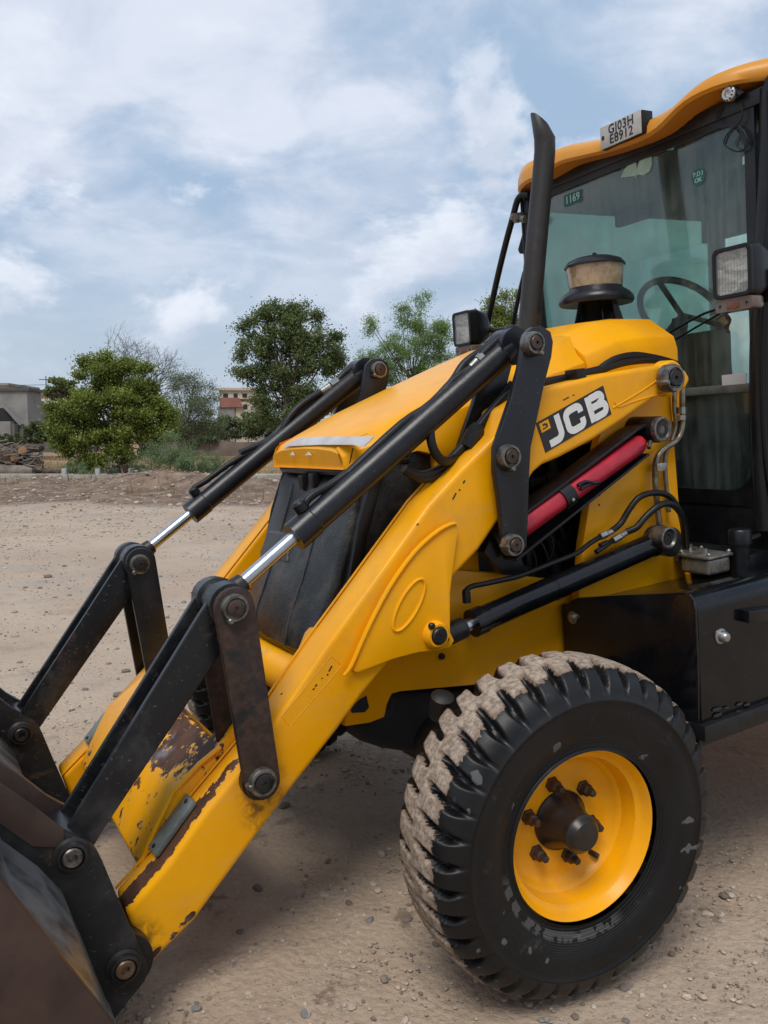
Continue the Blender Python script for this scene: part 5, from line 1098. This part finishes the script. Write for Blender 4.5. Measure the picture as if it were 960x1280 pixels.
# mirror arm on the far side
ma = part('mirror_arm', MB().tube([PX(a, b, 1.20) for a, b in ((662,243),(654,243),(647,250),(641,272),(632,305),(620,355),(608,412))], .0145, 10, 3), mPlas)
part('arm_clamp', MB().tube([PX(641, 271, 1.19), PX(657, 274, 1.19)], .017, 10, 1).lathe(PX(648, 272, 1.19), (1, 0, .2), [(-.02, .022), (.02, .022)], 12), mCol, ma)
part('mirror_head', MB().poly3([PX(a, b, 1.24) for a, b in ((655,284),(658,284),(658,318),(649,317),(647,312))], (.03, 0, 0)), mPlas, ma, bevel=.004)
pillar('grab_rail', [PX(a, b, 1.22) for a, b in ((656,340),(648,372),(640,410))], .011, 8, mPlas, ma)

# ---------- head lamps on both sides
def headlamp(px, py, x, near):
    c = PX(px, py, x); c = c+np.array([0, 0, 0]); w2, h2 = (.072, .080)
    yw = R_(0); o = part('head_lamp', MB().loft([[(c[0], c[1]+a, c[2]+b) for a, b in rrect(-w2, -h2, w2, h2, .02, 4)], [(c[0]+.03, c[1]+a, c[2]+b) for a, b in rrect(-w2-.004, -h2-.004, w2+.004, h2+.004, .022, 4)], [(c[0]+.10, c[1]+a, c[2]+b) for a, b in rrect(-w2*.82, -h2*.85, w2*.82, h2*.85, .03, 4)], [(c[0]+.125, c[1]+a, c[2]+b) for a, b in rrect(-w2*.5, -h2*.5, w2*.5, h2*.5, .03, 4)]]), mPlas, ang=35)
    # recess: frame ring standing proud, reflector and ribbed lens
    out = rrect(-w2, -h2, w2, h2, .02, 4); inn = rrect(-w2+.013, -h2+.013, w2-.013, h2-.013, .012, 4)
    fr_ = frame_yz([(c[1]+a, c[2]+b) for a, b in out], [(c[1]+a, c[2]+b) for a, b in inn], c[0]-.016, c[0]+.0)
    part('lamp_bezel', fr_, mPlas, o, bevel=.002)
    m_, t_ = newmat('lamp_reflector'); cc = objco(t_); nn = t_.noise(t_.scalev(cc, (1, 1.2, 3.2)), 16, 3, .5, .6)
    c_ = t_.mix(t_.ss(nn, .35, .7), (.30, .27, .23), (.95, .94, .92)); wv_ = t_.new('ShaderNodeTexWave', bands_direction='Y', ins={'Vector': cc, 'Scale': 28.}).outputs['Fac']  # pale streaks in the base colour imitate reflected light behind the lens
    finish(t_, principled(t_, c_, .3, .0, normal=bump(t_, wv_, .8, .004)))
    rv = []; nU, nV = 12, 12
    for i in range(nU+1):
        for j in range(nV+1):
            a = (i/nU*2-1); b = (j/nV*2-1); dp = .030*(a*a+b*b)/2; rv.append((c[0]-.002-dp*.12, c[1]+a*(w2-.013), c[2]+b*(h2-.013)))
    part('lamp_reflector', MB().add(rv, [(i*(nV+1)+j, (i+1)*(nV+1)+j, (i+1)*(nV+1)+j+1, i*(nV+1)+j+1) for i in range(nU) for j in range(nV)]), m_, o)
    part('lamp_lens', MB().box((c[0]-.0135, c[1]-w2+.012, c[2]-h2+.012), (c[0]-.011, c[1]+w2-.012, c[2]+h2-.012)), mLens, o, flat=True)
    k = -h2-.001
    part('indicator_lamp', MB().loft([[(c[0]-.010, c[1]+a, c[2]+k+b) for a, b in rrect(-w2+.004, -.040, w2-.004, 0, .008, 3)], [(c[0]+.03, c[1]+a, c[2]+k+b) for a, b in rrect(-w2, -.042, w2, 0, .008, 3)], [(c[0]+.06, c[1]+a, c[2]+k+b) for a, b in rrect(-w2*.8, -.038, w2*.8, 0, .008, 3)]]), simple('smoked_indicator', (.15, .125, .11), .2, 0, .5, 12, (.13, .08, .06), bmp=.3), o, ang=35)
    for sg in (-1, 1):
        part('lens_screw', MB().lathe((c[0]-.011, c[1]+sg*.05, c[2]+k-.020), (-1, 0, 0), [(0, .0045), (.002, .004)], 8), mPinB, o)
    part('indicator_amber', MB().box((c[0]-.0115, c[1]-.022, c[2]+k-.034), (c[0]-.0095, c[1]+.024, c[2]+k-.008)), simple('amber_plastic', (.17, .06, .04), .25, 0, .3, 20), o, bevel=.001)
    return o, c
hl, hc_ = headlamp(918, 340, 1.03, True)
hc_ = np.array(hc_)
part('lamp_bracket', MB().tube([hc_+[.10, -.03, -.04], hc_+[.16, -.035, -.06], (XW-.02, -.66, hc_[2]-.07)], .016, 8, 1).box(hc_+[.09, -.08, -.10], hc_+[.13, -.02, .0]), mBlk, hl)
part('bracket_bolt', MB().lathe(PX(943, 381, 1.11), (-1, 0, 0), [(0, .009), (.006, .009), (.009, .005)], 8), mFit, hl)
part('tangled_wire', MB().tube([PX(a, b, 1.10) for a, b in ((910,389),(907,396),(912,403),(906,409),(911,415),(908,412),(913,400),(907,392))], .004, 6, 3), mRust, hl)
hl2, hc2 = headlamp(580, 411, 1.03, False)
hc2 = np.array(hc2)
part('lamp_bracket', MB().tube([hc2+[.10, -.01, 0], hc2+[.16, -.04, -.02], (XW-.02, .66, hc2[2]-.02)], .016, 8, 1), mBlk, hl2)

# ---------- fuel tank and step side
yo = -.955
TK = [(-.40, .845), (-.62, .875), (-.87, .945), (-.905, .953), (-.935, .945), (-.952, .925), (-.955, .90), (-.955, .60), (-.94, .52), (-.85, .50), (-.40, .50)]
tank = part('side_tank', MB().loft([[(x_, a, b) for a, b in TK] for x_ in (.478, 1.50)]), mGloss, bevel=.006, ang=40, label='glossy black side tank behind the front wheel')
part('side_tank', MB().loft([[(x_, -a, b) for a, b in TK] for x_ in (.478, 1.50)]), mGloss, bevel=.006, ang=40)
fp = [PX(a, b, .470) for a, b in ((707,767),(708,758),(712,753),(717,749),(724,747),(780,744),(853,741),(861,743),(866,750),(869,763),(872,830),(873,899))]
fp += [np.array([.470, fp[-1][1], .50]), np.array([.470, fp[0][1], .50])]
part('front_guard_plate', MB().poly3(fp, (.008, 0, 0)), mGloss, tank, bevel=.002)
for (a, b, x_, r) in ((716, 772, .470, .014), (712,858,.470,.011)):
    part('guard_bolt', MB().lathe(PX(a, b, x_), (-1, 0, 0), [(0, r*1.5), (.003, r*1.5), (.003, r), (.010, r), (.013, r*.6)], 14), mFit, tank)
bt = PY(900, 795, yo); part('round_bolt', MB().lathe(bt, (0, -1, 0), [(0, .022), (.004, .022), (.006, .016), (.018, .016), (.026, .011), (.028, .004)], 16), mFit, tank)
for (x0_, x1_, y0_, y1_) in ((925,960,760,778),):
    q_ = [PY(a, b, yo-.001) for a, b in ((925,762),(962,757),(962,772),(925,777))]
    part('step_bracket', MB().poly3(q_, (0, -.03, 0)), mGloss, tank, bevel=.003)
q_ = [PY(a, b, yo+.004) for a, b in ((872,900),(905,903),(930,906),(962,908))]
part('step_tread', MB().box((q_[0][0], yo-.02, q_[0][2]-.06), (1.4, yo+.1, q_[0][2]-.012)), mBlk, tank, bevel=.01)
random.seed(9)
for k in range(16):
    a = PY(random.uniform(888, 962), random.uniform(880, 905), yo-.004); r = random.uniform(.006, .014)
    part('dirt_clod', MB().add([tuple(a+np.array(v)*[r*1.6, .006, r*.6]) for v in IV], [tuple(f) for f in IF]), mPinB, tank)
# filler neck and filter head on top of the tank
nk = PZ_ = None
fx = PY(926, 715, -.60); 
neck = part('filler_neck', MB().lathe((fx[0], -.60, fx[2]-.02), (0, 0, 1), [(0, .036), (.006, .036), (.01, .030), (.12, .030), (.12, .038), (.165, .038), (.170, .034), (.172, .005)], 24), mBlk)
part('neck_spout', MB().tube([(fx[0]+.02, -.60, fx[2]+.105), (fx[0]+.09, -.61, fx[2]+.115)], [.014, .009], 8, 1), mPlas, neck)
fh = PY(888, 712, -.56); fz = fh[2]-.01
flt = part('filter_head', MB().prism([(fh[0]-.055, fz), (fh[0]+.055, fz), (fh[0]+.055, fz+.055), (fh[0]-.055, fz+.055)], -.60, -.48), mCast, bevel=.012, seg=3, label='bare metal filter head on the tank top')
part('filter_lid', MB().box((fh[0]-.062, -.607, fz+.056), (fh[0]+.062, -.473, fz+.066)), mCast, flt, bevel=.004)
for a in (-.05, .05):
    for b in (-.597, -.483): part('lid_bolt', MB().lathe((fh[0]+a, b, fz+.066), (0, 0, 1), [(0, .008), (.008, .008), (.012, .004)], 8), mFit, flt)
part('lid_stud', MB().lathe((fh[0], -.54, fz+.066), (0, 0, 1), [(0, .01), (.015, .008)], 8), mFit, flt)
part('cab_step_frame', MB().box((1.10, -.62, .86), (1.249, .62, .93)), mBlk, bevel=.006)

# ---------- axle and wheels
axl = part('front_axle', MB().tube([(0, -.72, .44), (0, -.45, .47), (0, 0, .50), (0, .45, .47), (0, .72, .44)], [.05, .075, .10, .075, .05], 16, 3), mEng)
part('axle_cradle', MB().prism(XZ([(431,906),(443,920),(455,929),(480,937),(515,942),(545,950),(570,945),(640,930),(640,862),(489,862),(484,890)], -.33), -.33, .33), mInt, axl, bevel=.03, seg=3)
part('steering_knuckle', MB().box((-.07, -.70, .36), (.07, -.60, .62)), mEng, axl, bevel=.02)
part('knuckle_cap', MB().lathe(PY(552, 878, -.55), (0, -.4, 1), [(-.05, .03), (.02, .034), (.03, .02)], 12), mEng, axl)
part('steering_knuckle', MB().box((-.07, .60, .36), (.07, .70, .62)), mEng, axl, bevel=.02)

# tyre: lathe profile with shoulder grooves cut into the tread (local frame: axis along y, outer face towards -y)
NA = 900; NG = 38
prof = [(-.010, .222), (.000, .232), (-.012, .245), (-.010, .252), (-.020, .270), (-.028, .300), (-.032, .330), (-.030, .352), (-.0335, .3545), (-.0295, .358), (-.024, .384), (-.017, .400), (-.009, .414), (.000, .425), (.010, .435), (.020, .4415), (.032, .4465), (.044, .450), (.056, .4525), (.068, .454), (.080, .455), (.092, .4557), (.107, .456)]
prof = [(y, r if r < .36 else .36+(r-.36)*.82) for y, r in prof]
half = [(y, r) for y, r in prof]; full = half+[(.214-y, r) for y, r in half[::-1]][1:]
cxn = .107;  th_ = np.arange(NA)/NA*2*PI; V = []; DU = []
for (y, r) in full:
    sidey = -1 if y < cxn else 1; d_ = abs(y-cxn)             # distance from the tread centre
    lead = -.055*np.clip((d_-.02)/.09, 0, 1)**1.2 if sidey < 0 else .055*np.clip((d_-.02)/.09, 0, 1)**1.2
    ph = ((th_+lead+(0 if sidey < 0 else PI/NG))*NG/(2*PI)) % 1.0; ph = np.minimum(ph, 1-ph)*2*PI/NG*.455    # metres from groove centre
    over = max(0., r-.372)                                    # how far out on the tyre
    tcr = np.clip((d_-.010)/.022, 0, 1) if r > .412 else 1.0
    wd = .0112*(.8+.4*np.clip((d_-.02)/.08, 0, 1)) if r > .41 else .0115*(.35+.8*over/.04)
    env = np.clip(over/.030, 0, 1)*tcr
    gr = 1/(1+np.exp((ph-wd)/.0011)); dep = .030*env*gr
    # zig-zag centre: small blocks
    cz = np.where(np.abs(d_-.030) < .012, 1, 0)*0
    rr_ = r-dep*(1 if r > .41 else .55); yy2 = y+(dep*.35*(-sidey) if r < .43 else 0)
    edge = fbm(th_*30, np.full(NA, y*60), 3)
    rr_ = rr_+(.0020*edge*(r > .41))
    V.append(np.stack([np.cos(th_)*rr_, np.full(NA, 1.)*yy2, np.sin(th_)*rr_], -1))
    du = (1/(1+math.exp(-(r-.4268)/.0030)))*(1-np.clip(gr*env*1.5, 0, 1)*.95)
    DU.append(du*np.ones(NA))
V = np.concatenate(V); DU = np.concatenate(DU); nr = len(full); idx = np.arange(nr*NA).reshape(nr, NA); nx2 = np.roll(idx, -1, 1)
Fq = np.stack([idx[:-1], nx2[:-1], nx2[1:], idx[1:]], -1).reshape(-1, 4)
m, t = newmat('tyre_rubber'); co = objco(t); at = t.new('ShaderNodeAttribute', attribute_name='tint').outputs['Fac']
rad = t.vm('LENGTH', t.vm('MULTIPLY', co, (1, 0, 1)), out=1)
n1_ = t.noise(co, 16, 6, .68, .3); n2_ = t.noise(co, 70, 4, .65); n3_ = t.noise(co, 5, 4, .6)
rub = t.mix(t.ss(n3_, .35, .7), (.0035, .0036, .004), (.008, .008, .0085))
rub = t.mix(t.ss(n1_, .60, .72, 0, .35), rub, (.06, .055, .05))
flk = t.math('MULTIPLY', t.ss(t.math('ADD', t.noise(co, 21, 2, .4, .2), t.math('MULTIPLY', t.ss(segd(t, co, (-.20, -.01, -.12), (-.02, -.01, -.24)), .05, .02), .14)), .69, .71), t.math('MULTIPLY', t.ss(rad, .235, .25), t.ss(rad, .42, .40)))
rub = t.mix(t.math('MULTIPLY', flk, .75), rub, (.12, .12, .12))
sx = t.new('ShaderNodeSeparateXYZ', ins={0: co}); ang_ = t.math('ARCTAN2', sx.outputs[2], sx.outputs[0])
pol = t.new('ShaderNodeCombineXYZ', ins={0: t.math('MULTIPLY', ang_, 6.), 1: t.math('MULTIPLY', rad, 12.)}).outputs[0]
ring_ = t.math('MULTIPLY', t.math('MULTIPLY', t.ss(rad, .238, .242), t.ss(rad, .266, .258)), t.math('MULTIPLY', t.ss(ang_, -3.1, -2.9), t.ss(ang_, -1.15, -1.35)))
rub = t.mix(t.math('MULTIPLY', ring_, t.ss(t.noise(pol, 1.6, 2, .5), .47, .50, 0, .6)), rub, (.11, .11, .11))
pol2 = t.new('ShaderNodeCombineXYZ', ins={0: t.math('MULTIPLY', ang_, 60.), 1: t.math('MULTIPLY', rad, 60.)}).outputs[0]
emb = t.math('MULTIPLY', t.math('MULTIPLY', t.ss(rad, .294, .297), t.ss(rad, .330, .327)), t.math('MULTIPLY', t.ss(t.noise(pol2, 1.0, 2, .5), .50, .56), t.ss(t.math('SINE', t.math('MULTIPLY', ang_, 2.0)), .0, .1)))
dustm = t.ss(t.math('ADD', at, t.math('MULTIPLY', t.math('SUBTRACT', t.math('ADD', t.math('MULTIPLY', n1_, .6), t.math('MULTIPLY', n2_, .4)), .5), 2.6)), .40, .52)
mudrim = t.ss(at, .92, .45)
mud = t.mix(t.ss(n2_, .35, .68), (.20, .150, .112), (.42, .340, .270)); mud = t.mix(t.ss(n1_, .52, .72, 0, .6), mud, (.27, .21, .165))
mud = t.mix(t.math('MULTIPLY', mudrim, .7), mud, (.17, .11, .075)); cc_ = t.mix(dustm, rub, mud)
side_rings = t.math('SINE', t.math('MULTIPLY', rad, 1150.))
hgt_ = t.math('ADD', t.math('MULTIPLY', side_rings, t.math('MULTIPLY', t.ss(rad, .30, .27), .25)), t.math('ADD', t.math('MULTIPLY', n1_, .5), t.math('MULTIPLY', n2_, t.math('ADD', t.math('MULTIPLY', dustm, 1.2), .12))))
hgt_ = t.math('ADD', hgt_, t.math('MULTIPLY', emb, .55))
rgh = t.math('ADD', t.math('MULTIPLY', dustm, .5), t.math('ADD', .30, t.math('MULTIPLY', n1_, .25)))
finish(t, principled(t, cc_, rgh, spec=.35, normal=bump(t, hgt_, .45, .004))); mTyre = m
mWheel = yellow('yellow_wheel_paint', chips=.085, dirt=.22)
def wheel(name, loc, parent, flip=False):
    # dish in the outer rim, local axis -y outwards
    rp = [(-.012, .2235), (-.018, .219), (-.012, .213), (.004, .208), (.012, .200), (.016, .192), (.045, .186), (.060, .183), (.066, .176), (.072, .172), (.080, .166), (.086, .150), (.086, .142), (.086, .120), (.086, .05)]
    disc = MB().lathe((0, 0, 0), (0, 1, 0), [(a, b) for a, b in rp]+[(.096, .05), (.096, .150), (.22, .19), (.24, .2235)], 96, close=True)
    wh = mesh_obj(name, disc, mWheel, parent, ang=35); wh.location = loc
    ty = np_mesh('tyre', V+np.array([0, -.020, 0]), Fq, mTyre, wh, tint=DU, smooth=True)
    hubo = mesh_obj('wheel_hub', MB().lathe((0, .088, 0), (0, -1, 0), [(0, .080), (.008, .080), (.014, .072), (.034, .064), (.050, .057), (.066, .051), (.082, .048), (.084, .051), (.096, .051), (.100, .046), (.104, .044), (.113, .036), (.118, .015), (.119, .0006)], 40), simple('greasy_black_hub', (.018, .016, .015), .34, .2, .4, 14, (.035, .024, .018)), wh, ang=35)
    for k in range(6):
        a = R_(k*60+40); c_ = (math.cos(a)*.104, 0, math.sin(a)*.104)
        nut = mesh_obj('wheel_nut', MB().lathe((c_[0], .087, c_[2]), (0, -1, 0), [(0, .022), (.006, .021), (.008, .0175), (.026, .0165), (.030, .012), (.030, .0105), (.046, .0100), (.048, .007)], 6+0), mPin, wh, bevel=.001, ang=30)
    a = R_(-52); vc = np.array([math.cos(a)*.150, .09, math.sin(a)*.150])
    mesh_obj('valve_cover', MB().tube([vc+[0, .03, 0], vc+[0, -.01, 0], vc+[.006, -.03, -.004]], .008, 8, 2).box(vc+[-.012, .0, -.010], vc+[.014, .012, .016]), mPinB, wh, bevel=.002)
    hole = np.array([math.cos(R_(-65))*.12, .1305, math.sin(R_(-65))*.12])
    return wh
w1 = wheel('front_wheel', (-.003, -.985, .448), root); w1.rotation_euler = (0, 0, R_(-4.5)); w1.scale = (.972, .972, .972)
def dup_tree(o, parent):
    c = o.copy(); COL.objects.link(c); c.parent = parent
    for ch in list(o.children): d_ = ch.copy(); COL.objects.link(d_); d_.parent = c
    return c
w2 = dup_tree(w1, root); w2.location = (-.013, .985, .446); w2.rotation_euler = (0, 0, PI-R_(4.5))
for sg in (-1, 1):
    w3 = dup_tree(w1, root); w3.name = 'rear_wheel'; w3.location = (2.30, sg*1.12, .50); w3.rotation_euler = (0, 0, 0 if sg < 0 else PI); w3.scale = (1.5, 1.5, 1.5)
part('rear_body', MB().box((1.6, -.60, .50), (3.1, .60, .94)), mYel, bevel=.03)

# ---------- bucket
SH = [(-1.255, .685), (-1.193, .604), (-1.152, .533), (-1.127, .422), (-1.100, .293), (-1.085, .225), (-1.088, .17), (-1.12, .118), (-1.18, .108), (-1.30, .118), (-1.60, .143), (-2.0, .176)]
UPPER = [(-1.42, 1.02), (-1.34, .90), (-1.281, .80)]
shell = UPPER[:2]+[(-1.290, .80)]+SH
inner_ = [(p[0]-.014 if i < 8 else p[0], p[1]+(.012 if i > 7 else 0)) for i, p in enumerate(shell)]
bk = MB(); W_ = 1.10; n = len(shell); vs = []
for y_ in (-W_, W_):
    vs += [(a, y_, b) for a, b in shell]+[(a, y_, b) for a, b in inner_]
fs = []
for i in range(n-1):
    fs += [(i, i+1, 2*n+i+1, 2*n+i), (n+i, 3*n+i, 3*n+i+1, n+i+1)]
    fs += [(i, n+i, n+i+1, i+1), (2*n+i, 2*n+i+1, 3*n+i+1, 3*n+i)]
fs += [(0, 2*n, 3*n, n), (n-1, 2*n-1, 4*n-1, 3*n-1)]
bucket = part('front_bucket', MB().add(vs, fs), mShell, ang=40, label='worn steel front bucket seen from behind, grey shell and rusty brown end plate')
SP = [(a+.0, b) for a, b in ([(-1.46, 1.05), (-1.345, .925)] + XZ([(0,1096),(72,1188),(110,1236),(144,1280)], -1.112))]
end = SP+[(-1.118, .42), (-1.086, .30), (-1.072, .22), (-1.076, .16), (-1.12, .104), (-1.20, .096), (-1.60, .130), (-2.02, .165), (-1.85, .50)]
for sg in (-1, 1):
    part('end_plate', MB().prism(end, *sorted((sg*1.100, sg*1.124))), mRust, bucket, bevel=.003)
part('cutting_edge', MB().box((-2.14, -1.12, .160), (-1.98, 1.12, .185)), mRust, bucket, bevel=.004)
for k in range(6):
    y_ = -1.0+.4*k; part('bucket_tooth', MB().prism([(-2.10, .150), (-2.25, .175), (-2.10, .21)], y_-.03, y_+.03), mRust, bucket)
BR = [(-1.42, .93)]+XZ([(0,979),(40,1006),(73,1031),(90,1040),(112,1050),(119,1058),(126,1072),(144,1115),(164,1160),(180,1194),(182,1206),(178,1220),(160,1242),(142,1265)], -.58)
BR += [(-1.078, .19), (-1.095, .225), (-1.112, .293), (-1.138, .422), (-1.165, .533), (-1.205, .604), (-1.265, .685), (-1.32, .76), (-1.42, .87)]
BR2 = [(-1.45, .98)]+XZ([(0,960),(40,985),(81,1011)], -.40)+BR[4:]
for sg in (-1, 1):
    yp = lambda a, b: tuple(sorted((-sg*a, -sg*b)))
    b1 = part('hinge_plate', MB().prism(BR, *yp(-.604, -.582)), mBrk, bucket, bevel=.004, seg=2)
    b2 = part('hinge_plate', MB().prism(BR, *yp(-.404, -.382)), mRib if sg < 0 else mBrk, bucket, bevel=.004)
    if sg < 0:
        part('rib_plate', MB().prism([(-1.42, .93)]+XZ([(0,979),(40,1006),(73,1031),(80,1036),(80,1060),(40,1058),(0,1030)], -.608)+[(-1.42, .88)], -.608, -.6045), mRib, bucket, bevel=.0015)
def bpin(a, b, y, r, capm):
    c = PY(a, b, y-.02)
    part('bucket_pin', MB().lathe((c[0], y+.002, c[2]), (0, -1, 0), [(0, r*1.25), (.006, r*1.25), (.010, r*1.05), (.022, r), (.024, r*.82), (.014, r*.74), (.013, .001)], 32), mPinB, bucket)
    part('bucket_pin', MB().lathe((c[0], y-.008, c[2]), (0, -1, 0), [(0, r*.72), (.012, r*.70), (.015, r*.60), (.015, r*.32), (.006, r*.24), (.006, .0005)], 28), capm, bucket)
bpin(91, 1073, -.604, .032, mCol); bpin(157, 1213, -.604, .032, simple('worn_bronze_pin', (.20, .13, .085), .38, .6, .4, 30)); 
bpin(27, 919, .380, .032, mPinB)
# the arm nose sits between the hinge plates
part('arm_eye', MB().lathe((PY(157,1213,-.6)[0], -.575, PY(157,1213,-.6)[2]), (0, 1, 0), [(0, .07), (.19, .07)], 28), mBlk, nearArm)
part('lever_end_eye', MB().lathe((Bpt[0], -.575, Bpt[2]), (0, 1, 0), [(0, .045), (.17, .045)], 24), mBlk, bucket)
part('lever_end_eye', MB().lathe((Bpt[0], .405, Bpt[2]), (0, 1, 0), [(0, .045), (.17, .045)], 24), mBlk, bucket)
